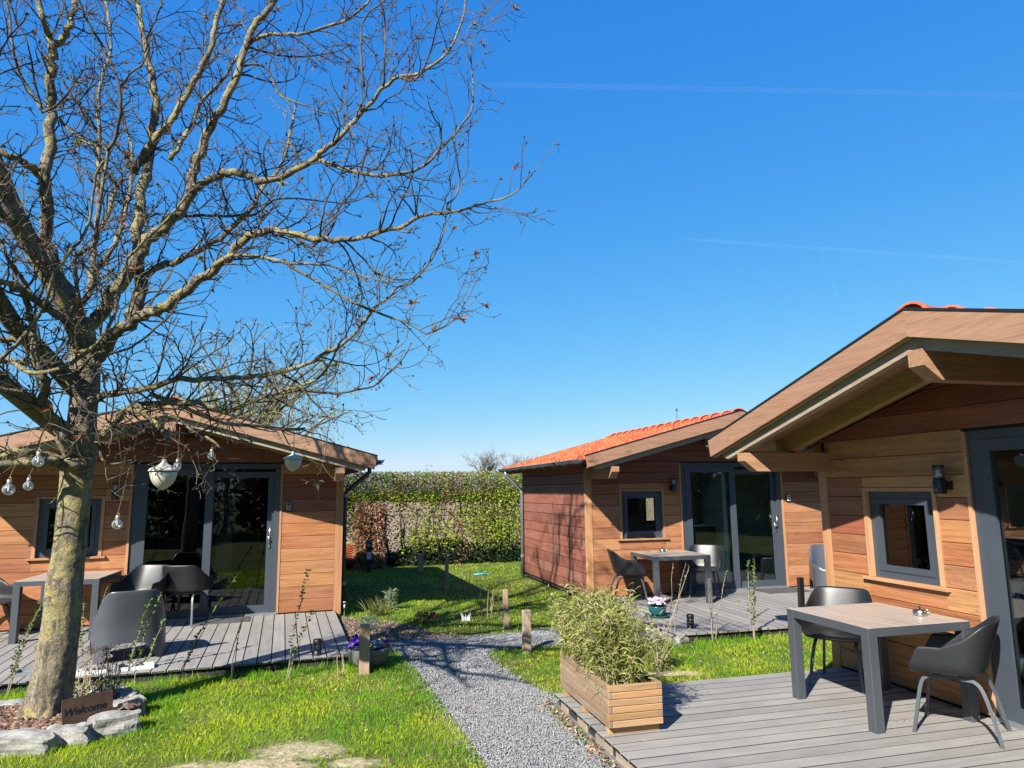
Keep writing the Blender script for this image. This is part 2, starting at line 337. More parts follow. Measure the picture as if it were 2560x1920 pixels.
def bark():
    g = NT('bark_lichen'); v = g.coord((1,1,1)); n = g.noise(g.coord((5,5,1.4)), 2.2, 8, .68, .6); n2 = g.noise(v, 2.6, 5, .6); n3 = g.noise(v, 34, 5, .7); n4 = g.noise(v, 9, 6, .7)
    col = g.ramp(n, [(.28, (.11,.094,.066)), (.5, (.29,.25,.18)), (.72, (.46,.41,.31))])
    col = g.mix(1, col, g.ramp(n3, [(.3, (.62,.6,.58)), (.7, (1.18,1.16,1.12))]), 'MULTIPLY')
    n5 = g.noise(g.coord((9,9,2.6)), 2.0, 6, .6, .8); ck = g.math('ABSOLUTE', g.math('SUBTRACT', n5, .5)); col = g.mix(1, col, g.ramp(ck, [(.0, (.38,.36,.34)), (.035, (1,)*3)]), 'MULTIPLY')
    lich = g.math('MULTIPLY', g.math('GREATER_THAN', g.math('ADD', g.math('MULTIPLY', n2, .62), g.math('MULTIPLY', n4, .38)), .515), g.ramp(n3, [(.3, (.15,)*3), (.55, (.8,)*3)]))
    col = g.mix(lich, col, g.ramp(n4, [(.35, (.27,.245,.12)), (.55, (.42,.36,.15)), (.72, (.56,.40,.07))]))
    return g.done(col, .85, g.bump(n3, .9, .02, g.bump(n4, .9, .03, g.bump(ck, .8, .04, g.bump(n, .9, .03)))), .2)
M['bark'] = bark()
def twigmat():
    g = NT('twig_bark'); v = g.coord((1,1,1)); n = g.noise(v, 5, 6, .65); n2 = g.noise(v, 1.6, 4)
    col = g.ramp(n, [(.3, (.045,.035,.026)), (.55, (.085,.069,.052)), (.78, (.20,.172,.135))])
    return g.done(g.mix(g.ramp(n2, [(.50, (0,)*3), (.68, (.6,)*3)]), col, (.22,.185,.06)), .8, None, .25)
M['twig'] = twigmat()
M['stem'] = plain('pale_stem', (.36,.29,.20), .8, .25, 30, bump=0)
M['darkstem'] = plain('hedge_stem', (.085,.065,.045), .85, .3, 20, bump=0)
def ground_mat():
    g = NT('lawn_soil'); v = g.coord((1,1,1)); n = g.noise(v, 1.2, 6, .6); n2 = g.noise(v, 22, 5, .7)
    col = g.ramp(n, [(.35, (.07,.10,.02)), (.55, (.12,.14,.035)), (.75, (.22,.20,.09))]); col = g.mix(1, col, g.ramp(n2, [(.3, (.6,.6,.6)), (.7, (1.2,1.2,1.15))]), 'MULTIPLY')
    return g.done(col, .95, g.bump(n2, .8, .02), .1)
M['ground'] = ground_mat()
def soilmat(name, a, b, sc=14):
    g = NT(name); v = g.coord((1,1,1)); n = g.noise(v, sc, 7, .7); n2 = g.noise(v, sc*.12, 3)
    col = g.ramp(n, [(.3, a), (.7, b)]); col = g.mix(1, col, g.ramp(n2, [(.3, (.82,)*3), (.7, (1.1,)*3)]), 'MULTIPLY')
    return g.done(col, .95, g.bump(n, .8, .02), .1)
M['sand'] = soilmat('sandy_soil', (.32,.255,.165), (.50,.43,.31))
M['field'] = soilmat('ploughed_field', (.28,.19,.125), (.39,.28,.195), 3)
M['bed'] = soilmat('bed_soil', (.10,.068,.045), (.24,.175,.125))
M['meadow'] = soilmat('far_meadow', (.09,.16,.04), (.15,.22,.07), 2)

# ------------------------------------------------------------------ ground, field, path
def sheet(name, poly, z, m, sub=0):
    b = MB(); b.add([(x, y, z) for x, y in poly], [tuple(range(len(poly)))]); o = b.build(name, m); return struct(o)
sheet('ground', [(-1200,-400), (1200,-400), (1200,1600), (-1200,1600)], GZ, M['ground'])
HY = .267                                                      # direction of the hedge line
hd = Vector((math.cos(HY), math.sin(HY), 0)); hn = Vector((-math.sin(HY), math.cos(HY), 0)); h0 = Vector((-2.39, 17.75, GZ))
fa = h0 + hn*1.1; 
sheet('field', [tuple((fa - hd*400)[:2]), tuple((fa + hd*400)[:2]), tuple((fa + hd*400 + hn*170)[:2]), tuple((fa - hd*400 + hn*170)[:2])], GZ+.004, M['field'])
sheet('meadow', [tuple((fa - hd*900 + hn*170)[:2]), tuple((fa + hd*900 + hn*170)[:2]), tuple((fa + hd*900 + hn*900)[:2]), tuple((fa - hd*900 + hn*900)[:2])], GZ+.006, M['meadow'])
k_ = 2560/2212
def ov(x, y, z=GZ): return at(x*k_, y*k_, z)
pl = [(1075,1700), (1052,1659), (1020,1612), (985,1560), (940,1500), (900,1448), (868,1415), (840,1396)]
pt = [(845,1389), (900,1384), (970,1381), (1040,1376), (1110,1370), (1180,1363), (1260,1352), (1330,1343), (1385,1338)]
pr = [(1500,1372), (1460,1382), (1400,1390), (1330,1394), (1240,1396), (1150,1398), (1095,1402), (1058,1408), (1052,1420), (1085,1448), (1130,1476), (1190,1506), (1212,1520), (1262,1562), (1312,1612), (1350,1659), (1380,1700)]
PATH = [tuple(ov(x, y)[:2]) for x, y in pl + pt + pr]
sheet('gravel_path', PATH, GZ+.008, M['gravelbase'])
bedp = [(738,1332), (790,1345), (842,1345), (905,1358), (935,1368), (1000,1374), (960,1380), (900,1383), (842,1392), (800,1400), (740,1405)]
BED = [tuple(ov(x, y)[:2]) for x, y in bedp]
sheet('flower_bed', BED, GZ+.012, M['bed'])
def blob(cx, cy, rx, ry, rot=0, n=22, seed=0):
    r = random.Random(seed); ph = [r.uniform(0, 6.3) for _ in range(3)]
    P = []
    for i in range(n):
        a = 2*math.pi*i/n; q = 1 + .22*math.sin(2*a+ph[0]) + .16*math.sin(3*a+ph[1]) + .10*math.sin(5*a+ph[2]); x, y = rx*q*math.cos(a), ry*q*math.sin(a)
        P.append((cx + x*math.cos(rot) - y*math.sin(rot), cy + x*math.sin(rot) + y*math.cos(rot)))
    return P
SAND = []
for (x, y, rx, ry) in [(650,1625,.36,.20), (560,1655,.50,.14), (430,1658,.26,.08), (760,1650,.22,.12), (1455,1455,.30,.10)]:
    c = ov(x, y); SAND.append((c.x, c.y, rx, ry))
def add_sand(m):
    t = m.node_tree; b = t.nodes['Principled BSDF']; old = b.inputs['Base Color'].links[0].from_socket; L = t.links
    tc = t.nodes.new('ShaderNodeTexCoord'); ns = t.nodes.new('ShaderNodeTexNoise'); ns.inputs['Scale'].default_value = 5; ns.inputs['Detail'].default_value = 9; ns.inputs['Roughness'].default_value = .68; L.new(tc.outputs['Object'], ns.inputs['Vector'])
    acc = None
    for (cx, cy, rx, ry) in SAND:
        mp = t.nodes.new('ShaderNodeMapping'); mp.vector_type = 'TEXTURE'; mp.inputs['Location'].default_value = (cx, cy, GZ); mp.inputs['Scale'].default_value = (rx, ry, 1); L.new(tc.outputs['Object'], mp.inputs['Vector'])
        ln = t.nodes.new('ShaderNodeVectorMath'); ln.operation = 'LENGTH'; L.new(mp.outputs[0], ln.inputs[0])
        if acc is None: acc = ln.outputs['Value']
        else: mi = t.nodes.new('ShaderNodeMath'); mi.operation = 'MINIMUM'; L.new(acc, mi.inputs[0]); L.new(ln.outputs['Value'], mi.inputs[1]); acc = mi.outputs[0]
    ad = t.nodes.new('ShaderNodeMath'); ad.operation = 'MULTIPLY_ADD'; L.new(ns.outputs['Fac'], ad.inputs[0]); ad.inputs[1].default_value = 2.6; L.new(acc, ad.inputs[2])
    mr = t.nodes.new('ShaderNodeMapRange'); mr.interpolation_type = 'SMOOTHSTEP'; mr.inputs['From Min'].default_value = 2.55; mr.inputs['From Max'].default_value = 1.9; L.new(ad.outputs[0], mr.inputs['Value'])
    n2 = t.nodes.new('ShaderNodeTexNoise'); n2.inputs['Scale'].default_value = 25; n2.inputs['Detail'].default_value = 6; L.new(tc.outputs['Object'], n2.inputs['Vector'])
    rp = t.nodes.new('ShaderNodeValToRGB'); rp.color_ramp.elements[0].position = .3; rp.color_ramp.elements[0].color = (.20,.16,.09,1); rp.color_ramp.elements[1].position = .7; rp.color_ramp.elements[1].color = (.40,.335,.23,1); L.new(n2.outputs['Fac'], rp.inputs['Fac'])
    mx = t.nodes.new('ShaderNodeMix'); mx.data_type = 'RGBA'; L.new(mr.outputs[0], mx.inputs[0]); L.new(old, mx.inputs[6]); L.new(rp.outputs[0], mx.inputs[7]); L.new(mx.outputs[2], b.inputs['Base Color'])
add_sand(M['ground'])

# ------------------------------------------------------------------ cabins
CAB = {'A': ((-6.9246, 9.2179), .3168), 'B': ((1.1921, 11.4953), .2594), 'C': ((3.166, 7.1517), -1.311)}
W, D = 4.5496, 3.742
def cw(c, u, v, z=0.0):                                        # cabin coordinates -> world
    (x, y), a = CAB[c]; return Vector((x + u*math.cos(a) - v*math.sin(a), y + u*math.sin(a) + v*math.cos(a), z))
FU, FV = -.39, -1.058
SL = (2.9414-2.2191)/(W/2+.39)
def ftop(u): return 2.2191 + SL*((u if u < W/2 else W-u) + .39)
def fbot(u): return 2.0483 + (2.7514-2.0483)/(W/2+.36)*((u if u < W/2 else W-u) + .36)
def wtop(u): return fbot(u) + .03
def clip_top(poly, fn):                                        # clip a (u,z) polygon under the two roof slopes
    for side in (0, 1):
        a0, a1 = (0.0, W/2) if side == 0 else (W/2, W)
        z0, z1 = fn(a0 + (1e-6 if side else 0)), fn(a1 - (0 if side else 1e-6))
        f = lambda p: z0 + (z1-z0)*(p[0]-a0)/(a1-a0) - p[1]
        out = []
        for i in range(len(poly)):
            p, q = poly[i], poly[(i+1) % len(poly)]; fp, fq = f(p), f(q)
            if fp >= 0: out.append(p)
            if (fp >= 0) != (fq >= 0): t = fp/(fp-fq); out.append((p[0]+(q[0]-p[0])*t, p[1]+(q[1]-p[1])*t))
        poly = out
        if len(poly) < 3: return []
    return poly
def front_board(poly, name, m, parent, v0=-.001, th=.024, ch=.005, proud=0.0):
    """a cladding board in the facade: front face a little smaller than its back, so the joints are V grooves"""
    zs = [p[1] for p in poly]; zm = (min(zs)+max(zs))/2; h = max(1e-3, (max(zs)-min(zs))/2)
    n = len(poly); k = 1 - ch/h
    B = [(p[0], v0, p[1]) for p in poly]; Mi = [(p[0], v0-th+ch, p[1]) for p in poly]; Fr = [(p[0], v0-th-proud, zm+(p[1]-zm)*k) for p in poly]
    b = MB(); fs = [tuple(range(2*n, 3*n))]
    for i in range(n):
        j = (i+1) % n; fs += [(i, j, n+j, n+i), (n+i, n+j, 2*n+j, 2*n+i)]
    b.add(B+Mi+Fr, fs); return b.build(name, m, parent)
ROWH = .1805
def frame4(b, u0, u1, z0, z1, t, v0, v1):                      # rectangular frame of four butted bars
    b.box((u0, v0, z0), (u0+t, v1, z1)); b.box((u1-t, v0, z0), (u1, v1, z1)); b.box((u0+t, v0, z0), (u1-t, v1, z0+t)); b.box((u0+t, v0, z1-t), (u1-t, v1, z1)); return b
def ridge_tile_mesh():
    b = MB(); n = 9; L = .40; V = []
    for i, (v, r) in enumerate(((0, .145), (.05, .140), (.06, .122), (L, .105))):
        for k in range(n+1): a = math.pi*k/n; V.append((r*math.cos(a)*1.05, v, r*math.sin(a)*.85-.03))
    m = n+1; F_ = [(i*m+k, (i+1)*m+k, (i+1)*m+k+1, i*m+k+1) for i in range(3) for k in range(n)]
    V2 = [(x*.88, y, (z+.03)*.88-.03) for x, y, z in V[:m]]; q = len(V)
    F_ += [(k, k+1, q+k+1, q+k) for k in range(n)]
    b.add(V+V2, F_); me = b.build('ridge_tile', M['tile']); d = me.data; bpy.data.objects.remove(me); d.shade_smooth(); return d
RIDGE = ridge_tile_mesh()
def roof_tiles(parent):
    b = MB(); p = .205; ns = 8; rows = 8; v0, v1 = FV+.045, D+.33
    cols = int((v1-v0)/p); p = (v1-v0)/cols
    for side in (0, 1):
        Ls = W/2+.38; dr = Ls/rows
        for r in range(rows):
            d0, d1 = r*dr - .02, (r+1)*dr + .015
            base = len(b.v)
            for i in range(cols*ns+1):
                v = v0 + i*p/ns; ph = (i % ns)/ns
                h = .062*math.sin(math.pi*ph/.62) if ph < .62 else -.016*math.sin(math.pi*(ph-.62)/.38)
                for d, lift in ((d0, .030), (d0, .058), (d1, .004)):
                    u = FU+.005+d; z = ftop(FU)-.035 + SL*d + h + lift - (.035 if (d == d0 and lift == .030) else 0) - .075
                    b.v.append((u if side == 0 else W-u, v, z))
            for i in range(cols*ns):
                a = base+i*3; c = a+3
                for q in ((a, c, c+1, a+1), (a+1, c+1, c+2, a+2)): b.f.append(q if side == 0 else q[::-1])
    return b.build('roof_tiles', M['tile'], parent, smooth=False)
def cabin(c, label, sides=(), number=None):
    (x, y), a = CAB[c]
    R = empty('timber_cabin', (x, y, 0), a, label, 'cabin', 'timber cabins with clay tile roofs')
    r = random.Random(ord(c))
    wu0, wu1, wz0, wz1 = .5656, 1.389, .9115, 1.713; du0, du1, dz1 = 1.7159, 3.6603, 2.15
    # carcass
    wl = MB()
    wl.box((.01, .0, -.06), (wu0+.02, .09, wz1+.4)); wl.box((wu1-.02, 0, -.06), (du0-.005, .09, wz1+.4)); wl.box((wu0+.02, 0, -.06), (wu1-.02, .09, wz0-.02)); wl.box((wu0+.02, 0, wz1+.01), (wu1-.02, .09, wz1+.4))
    wl.box((du1+.005, 0, -.06), (W-.01, .09, wz1+.4))
    g = [(.01, wz1+.4), (W-.01, wz1+.4), (W-.01, wtop(W-.01)), (W/2, wtop(W/2)), (.01, wtop(.01))]
    wl.prism([(p[0], 0, p[1]) for p in g], (0,0,0), (0, .09, 0))
    if c == 'B':  # back wall left open for the added rear window
        wl.box((.01, D-.1, -.06), (2.75, D-.01, 2.112)); wl.box((3.95, D-.1, -.06), (W-.01, D-.01, 2.112)); wl.box((2.75, D-.1, -.06), (3.95, D-.01, .95)); wl.box((2.75, D-.1, 2.08), (3.95, D-.01, 2.112))
    else: wl.box((.01, D-.1, -.06), (W-.01, D-.01, wz1+.399))
    wl.prism([(p[0], 0, p[1]) for p in g], (0, D-.1, 0), (0, .09, 0))
    wl.box((.01, .092, -.06), (.1, D-.102, wtop(0)-.01)); wl.box((W-.1, .092, -.06), (W-.01, D-.102, wtop(0)-.01))
    wl.build('wall', M['dark'], R)
    ln = MB(); ln.box((.102, .095, .0), (.112, D-.11, 2.2)); ln.box((W-.112, .095, 0), (W-.102, D-.11, 2.2)); 
    if c == 'B':
        ln.box((.112, D-.12, 0), (2.75, D-.11, 2.2)); ln.box((3.95, D-.12, 0), (W-.112, D-.11, 2.2)); ln.box((2.75, D-.12, 0), (3.95, D-.11, .95)); ln.box((2.75, D-.12, 2.08), (3.95, D-.11, 2.2))
    else: ln.box((.112, D-.12, 0), (W-.112, D-.11, 2.2))
    ln.box((.112, .095, 2.2), (W-.112, D-.11, 2.21)); ln.build('room_lining', M['lining'], R)
    fl = MB(); fl.box((.102, .095, -.03), (W-.102, D-.11, -.004)); fl.build('room_floor', M['floor'], R)
    # facade boards
    rows = [(.012 + ROWH*k, .012 + ROWH*(k+1) - .003) for k in range(16)]
    holes = [(wu0, wu1, wz0-.03, wz1), (du0-.035, du1+.035, -1, dz1+.012)]
    for z0, z1 in rows:
        segs = [(.092, W-.092, z0, z1)] if z0 < 2.1 else [(-.0, W, z0, z1)]
        for h in holes:
            nx = []
            for s in segs:
                if s[3] <= h[2] or s[2] >= h[3] or s[1] <= h[0] or s[0] >= h[1]: nx.append(s); continue
                if s[0] < h[0]: nx.append((s[0], h[0], s[2], s[3]))
                if s[1] > h[1]: nx.append((h[1], s[1], s[2], s[3]))
                if s[3] > h[3] + .02: nx.append((h[0]+.001, h[1]-.001, h[3], s[3]))
                if s[2] < h[2] - .02: nx.append((h[0]+.001, h[1]-.001, s[2], h[2]))
            segs = nx
        for u0, u1, a0, a1 in segs:
            poly = clip_top([(u0, a0), (u1, a0), (u1, a1), (u0, a1)], wtop)
            if len(poly) >= 3 and max(p[1] for p in poly)-min(p[1] for p in poly) > .02:
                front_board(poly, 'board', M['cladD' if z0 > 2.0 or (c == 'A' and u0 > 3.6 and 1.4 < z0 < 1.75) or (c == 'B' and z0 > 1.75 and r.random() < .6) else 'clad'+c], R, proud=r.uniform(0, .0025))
    nb = MB()
    for z0, z1 in rows[:13]:
        for u_ in ((.125, wu0-.035, wu1+.035, du0-.07, du1+.07, W-.125) if z0 > .9 and z1 < 1.75 else (.125, du0-.07, du1+.07, W-.125)) if z0 < 2.1 else (.3, 1.2, 2.3, 3.3, 4.2):
            for dz in (.035, .145): nb.box((u_-.003, -.0285, z0+dz-.003), (u_+.003, -.024, z0+dz+.003))
    stuff(nb.build('nail_heads', M['gutter'], R))
    # side boards
    for sd in ('L', 'R'):
        us = 0 if sd == 'L' else W
        for z0, z1 in [q for q in rows if q[1] < 2.2]:
            b = MB(); sg = -1 if sd == 'L' else 1; ch = .005; u1 = us + sg*.022
            pr_ = r.uniform(0, .0025)*sg
            P = [(us, .03, z0), (us, D, z0), (us, D, z1), (us, .03, z1)]; Q = [(u1+pr_, .03, z0+ch), (u1+pr_, D, z0+ch), (u1+pr_, D, z1-ch), (u1+pr_, .03, z1-ch)]
            b.add(P+Q, [(4,5,6,7), (0,1,5,4), (1,2,6,5), (2,3,7,6), (3,0,4,7)]); b.build('board', M['cladside'], R)
    # corner trims
    for u0, u1 in ((-.026, .088), (W-.088, W+.026)):
        b = MB(); b.box((u0, -.032, -.05), (u1, .028, 2.085), .004); b.build('corner_trim', M['trim'], R)
    for u0, u1 in ((-.026, .02), (W-.02, W+.026)):
        b = MB(); b.box((u0, D, -.05), (u1, D+.05, 2.17), .004); b.build('corner_trim', M['trim'], R)
    # window
    wn = empty('window'); wn.parent = R
    b = MB(); t = .042
    b.box((wu0, -.036, wz0), (wu0+t, .05, wz1)); b.box((wu1-t, -.036, wz0), (wu1, .05, wz1)); b.box((wu0+t, -.036, wz1-.032), (wu1-t, .05, wz1)); b.build('window_trim', M['trim'], wn)
    b = MB(); b.box((wu0-.05, -.066, wz0-.03), (wu1+.05, .05, wz0-.002), .003); b.build('sill', M['trimh'], wn)
    f0, f1, g0, g1 = wu0+t+.001, wu1-t-.001, wz0, wz1-.033
    b = MB(); frame4(b, f0, f1, g0, g1, .062, .005, .07); b.build('window_frame', M['slate'], wn)
    b = MB(); frame4(b, f0+.063, f1-.063, g0+.063, g1-.063, .052, -.003, .06); b.build('sash', M['slate'], wn)
    b = MB(); b.box((f0+.11, .028, g0+.11), (f1-.11, .034, g1-.11)); b.build('pane', M['pane'+c], wn)
    # sliding door
    dr = empty('sliding_door'); dr.parent = R
    b = MB(); b.box((du0-.034, -.034, 0), (du0-.002, .05, dz1)); b.build('door_trim', M['trim'], dr); b = MB(); b.box((du1+.002, -.034, 0), (du1+.034, .05, dz1)); b.build('door_trim', M['trim'], dr)
    b = MB(); b.box((du0, -.012, .0), (du0+.078, .08, dz1)); b.box((du1-.078, -.012, 0), (du1, .08, dz1)); b.box((du0+.078, -.012, dz1-.07), (du1-.078, .08, dz1)); b.build('door_frame', M['slate'], dr)
    b = MB(); b.box((du0-.01, -.06, .0), (du1+.01, .09, .028)); b.build('threshold', M['zinc'], dr)
    def leaf(u0, u1, z0, z1, sl_, sr_, bt, tp, v0, v1, nm):
        s = MB(); s.box((u0, v0, z0), (u0+sl_, v1, z1)); s.box((u1-sr_, v0, z0), (u1, v1, z1)); s.box((u0+sl_, v0, z0), (u1-sr_, v1, z0+bt)); s.box((u0+sl_, v0, z1-tp), (u1-sr_, v1, z1)); s.build(nm, M['slate'], dr)
        s = MB(); vm = (v0+v1)/2; s.box((u0+sl_-.01, vm, z0+bt-.01), (u1-sr_+.01, vm+.008, z1-tp+.01)); s.build('pane', M['pane'+c], dr)
    leaf(du0+.08, 2.752, .03, dz1-.072, .105, .105, .10, .09, -.022, .026, 'sash')
    leaf(2.70, du1-.08, .03, dz1-.115, .06, .088, .105, .085, .034, .076, 'sash')
    b = MB(); hu = 3.532; b.box((hu-.017, .02, .93), (hu+.017, .033, 1.10), .005); b.tube([(hu, .02, 1.05), (hu, -.022, 1.055), (hu+.004, -.026, 1.09), (hu+.006, -.026, 1.27)], [.012,.012,.0095,.0085], 8); b.build('handle', M['steel'], dr, True)
    # roof
    rf = empty('roof'); rf.parent = R
    stuff(roof_tiles(rf))
    nv = D + .36 - FV; k = int(nv/.31)
    for i in range(k):
        link_mesh('ridge_tile', RIDGE, rf, (W/2 + r.uniform(-.004,.004), FV + .035 + i*(nv-.155)/(k-1), 2.900 + r.uniform(-.003,.003)))
    # barge boards, rafters, beams
    for vv, dv, nm in ((FV, .032, 'fascia'), (D+.33, .03, 'fascia')):
        for s in (0, 1):
            q = lambda u: u if s == 0 else W-u
            P = [(FU+.03, fbot(FU+.03)), (W/2, 2.7514), (W/2, 2.9414), (FU, ftop(FU))]
            b = MB(); b.prism([(q(u), vv, z) for u, z in (P if s == 0 else P[::-1])], (0,0,0), (0, dv, 0)); b.build(nm, M['fascia'], R)
            if vv < 0:
                b = MB(); P2 = [(FU+.034, fbot(FU)-.003), (W/2, 2.7514-.001), (W/2, 2.7514+.02), (FU+.03, fbot(FU)+.02)]
                b.prism([(q(u), vv+dv+.001, z) for u, z in (P2 if s == 0 else P2[::-1])], (0,0,0), (0, .03, 0)); b.build('fascia_fillet', M['yellow'], R)
                b = MB(); P4 = [(FU-.006, ftop(FU)+.001), (W/2, 2.9424), (W/2, 2.957), (FU-.006, ftop(FU)+.016)]
                b.prism([(q(u), vv-.008, z) for u, z in (P4 if s == 0 else P4[::-1])], (0,0,0), (0, .06, 0)); b.build('drip_edge', M['black'], R)
    for s in (0, 1):
        q = lambda u: u if s == 0 else W-u
        ln_ = lambda u: fbot(u) - .088
        for vv, th, m, ue, off in ((-.985, .07, M['larch'], -.15, 0.0), (-.47, .07, M['yellow'], .02, .012)):
            P = [(ue, ln_(ue)-off), (W/2, ln_(W/2-1e-6)-off), (W/2, fbot(W/2-1e-6)+.05), (ue-.09, fbot(ue-.09)+.05), (ue-.09, ln_(ue-.09)+.05)]
            if s: P = P[::-1]
            b = MB(); b.prism([(q(u), vv, z) for u, z in P], (0,0,0), (0, th, 0)); b.build('rafter', m, R)
        # soffit boards
        for j in range(9):
            va, vb = FV+.07 + j*.115, FV+.07 + j*.115 + .112
            if vb > 0: vb = -.002
            if vb - va < .02: continue
            b = MB(); P = [(FU+.05, fbot(FU+.05)+.052), (W/2, fbot(W/2-1e-6)+.052), (W/2, fbot(W/2-1e-6)+.07), (FU+.05, fbot(FU+.05)+.07)]
            if s: P = P[::-1]
            b.prism([(q(u), va, z) for u, z in P], (0,0,0), (0, vb-va, 0)); b.build('soffit_board', M['soffit'], R)
        # eave beam
        b = MB(); e0, e1 = .045, .165
        P = [(-1.0, 1.985), (-.87, 1.885), (-.03, 1.885), (-.03, 2.064), (-1.0, 2.064)]
        b.prism([(q(e0), v, z) for v, z in (P[::-1] if s == 0 else P)], (0,0,0), ((e1-e0)*(1 if s == 0 else -1), 0, 0)); b.build('eave_beam', M['beam'], R)
        # rafter tails and eave board
        for j in range(8):
            v = .12 + j*.5; b = MB(); P = [(FU+.04, fbot(FU+.04)-.0), (.0 , fbot(0)-.04), (.0, fbot(0)+.03), (FU+.04, fbot(FU+.04)+.05)]
            b.prism([(q(u), v, z) for u, z in (P if s == 0 else P[::-1])], (0,0,0), (0, .06, 0)); b.build('rafter_tail', M['soffit'], R)
        b = MB(); b.prism([(q(u), FV+.05, z) for u, z in ([(FU+.03, fbot(FU)+.055), (0, fbot(0)+.045), (0, fbot(0)+.06), (FU+.03, fbot(FU)+.075)] if s == 0 else [(FU+.03, fbot(FU)+.055), (0, fbot(0)+.045), (0, fbot(0)+.06), (FU+.03, fbot(FU)+.075)][::-1])], (0, 1.1, 0), (0, D+.25, 0)); b.build('eave_board', M['soffit'], R)
        # gutter: half round trough
        b = MB(); n = 8; rr = .058; gu, gz = FU-.045, ftop(FU)-.052
        for v in (FV+.04, D+.34):
            for k2 in range(n+1): an = math.pi*k2/n; b.v.append((q(gu+rr*math.cos(an)), v, gz-rr*math.sin(an)))
            for k2 in range(n+1): an = math.pi*k2/n; b.v.append((q(gu+(rr-.006)*math.cos(an)), v, gz-(rr-.006)*math.sin(an)))
        m_ = 2*(n+1)
        for k2 in range(n):
            for aa, bb, fl_ in ((k2, k2+1, 0), (n+1+k2, n+2+k2, 1)):
                f_ = (aa, bb, m_+bb, m_+aa); b.f.append(f_ if (fl_ ^ s) else f_[::-1])
        for e in (0, m_):
            b.f.append(tuple(e+k2 for k2 in range(n+1)))
        gt = b.build('gutter', M['gutter'], R, True)
        b = MB(); b.tube([(q(gu-rr), FV+.04, gz), (q(gu-rr), D+.34, gz)], .0085, 6); b.build('gutter_bead', M['zinc'], gt)
        for j in range(9): b = MB(); v = FV+.15+j*.58; b.box((min(q(gu-rr-.004), q(gu+rr)), v, gz-rr-.004), (max(q(gu-rr-.004), q(gu+rr)), v+.02, gz-rr+.002)); b.build('gutter_bracket', M['gutter'], gt)
    # rafters behind the glass side, ridge beam
    b = MB(); P = [(-1.0, 2.545), (-.86, 2.445), (-.03, 2.445), (-.03, 2.66), (-1.0, 2.66)]
    b.prism([(W/2-.065, v, z) for v, z in P[::-1]], (0,0,0), (.13, 0, 0)); b.build('ridge_beam', M['beam'], R)
    for s, v0, bottom in sides:                               # downpipes
        q = lambda u: u if s == 0 else W-u
        gu, gz = FU-.045, ftop(FU)-.052
        b = MB(); pts = [(gu, v0, gz-.05), (gu, v0, gz-.13), (gu+.03, v0, gz-.17), (-.11, v0+.05, gz-.42), (-.075, v0+.05, gz-.48), (-.075, v0+.05, bottom)]
        b.tube([(q(p[0]), p[1], p[2]) for p in pts], .034, 10); dp = b.build('downpipe', M['zinc'] if s == 0 else M['gutter'], R, True)
        for z in (gz-.52, .32): b = MB(); b.lathe([(.040, z), (.040, z+.05)], 10, (q(-.075), v0+.05, 0)); b.build('pipe_collar', M['zinc'], dp)
    return R
CA = cabin('A', 'timber cabin behind the big tree, facade facing the camera, number 5 key box', ((1, .25, -.1),))
CB = cabin('B', 'timber cabin in the middle distance showing its side wall and orange roof tiles', ((0, D-.12, -.1),))
CC = cabin('C', 'nearest timber cabin at the right edge, seen steeply along its facade', ())
b = MB(); b.box((-.034, .16, .80), (-.025, .22, .99), .002); b.build('vent_plate', M['gutter'], CB)
b = MB(); b.tube([(W/2-.08, .9, 2.95), (W/2-.08, .9, 3.16)], .006, 5); b.lathe([(.0, 3.2), (.02, 3.19), (.02, 3.16), (0, 3.15)], 8, (W/2-.08, .9, 0)); b.build('roof_aerial', M['gutter'], CB)

# rooms seen through the glass
def part_box(nm, R, a, b_, m, bev=0): q = MB(); q.box(a, b_, bev); return q.build(nm, m, R)
part_box('kitchen_cabinet', CB, (1.9, .13, .03), (2.57, .70, .74), M['cabinet']); part_box('oven', CB, (1.9, .40, .75), (2.57, .70, 1.04), M['black']); part_box('worktop', CB, (1.85, .38, 1.05), (2.575, .72, 1.08), M['zinc'])
b = MB(); b.tube([(2.2, .62, 1.08), (2.2, .62, 1.30), (2.2, .54, 1.34), (2.2, .48, 1.31)], .012, 8); b.build('tap', M['steel'], CB, True)
part_box('room_partition', CB, (2.58, .12, 0), (2.66, .82, 2.19), M['cabinet']); part_box('wall_screen', CB, (1.9, D-.15, 1.1), (2.6, D-.122, 1.62), M['black'])
b = MB(); frame4(b, 2.75, 3.95, .95, 2.08, .06, D-.09, D-.03); b.box((3.32, D-.09, 1.01), (3.38, D-.03, 2.02)); b.build('added_rear_window_frame', M['slate'], CB)  # rear window added to let daylight into the dark room
b = MB(); b.box((2.80, D-.064, 1.0), (3.9, D-.058, 2.03)); b.build('added_rear_pane', M['paneB'], CB)
part_box('curtain', CA, (2.80, .25, .05), (3.02, .27, 2.15), M['lining']); part_box('kitchen_cabinet', CA, (.3, 2.6, 0), (2.4, 3.2, .9), M['dark'])
part_box('bed_frame', CC, (2.2, 1.6, .0), (4.2, 3.3, .45), M['lining']); part_box('kitchen_cabinet', CC, (.3, 2.7, 0), (1.9, 3.3, 1.9), M['dark'])

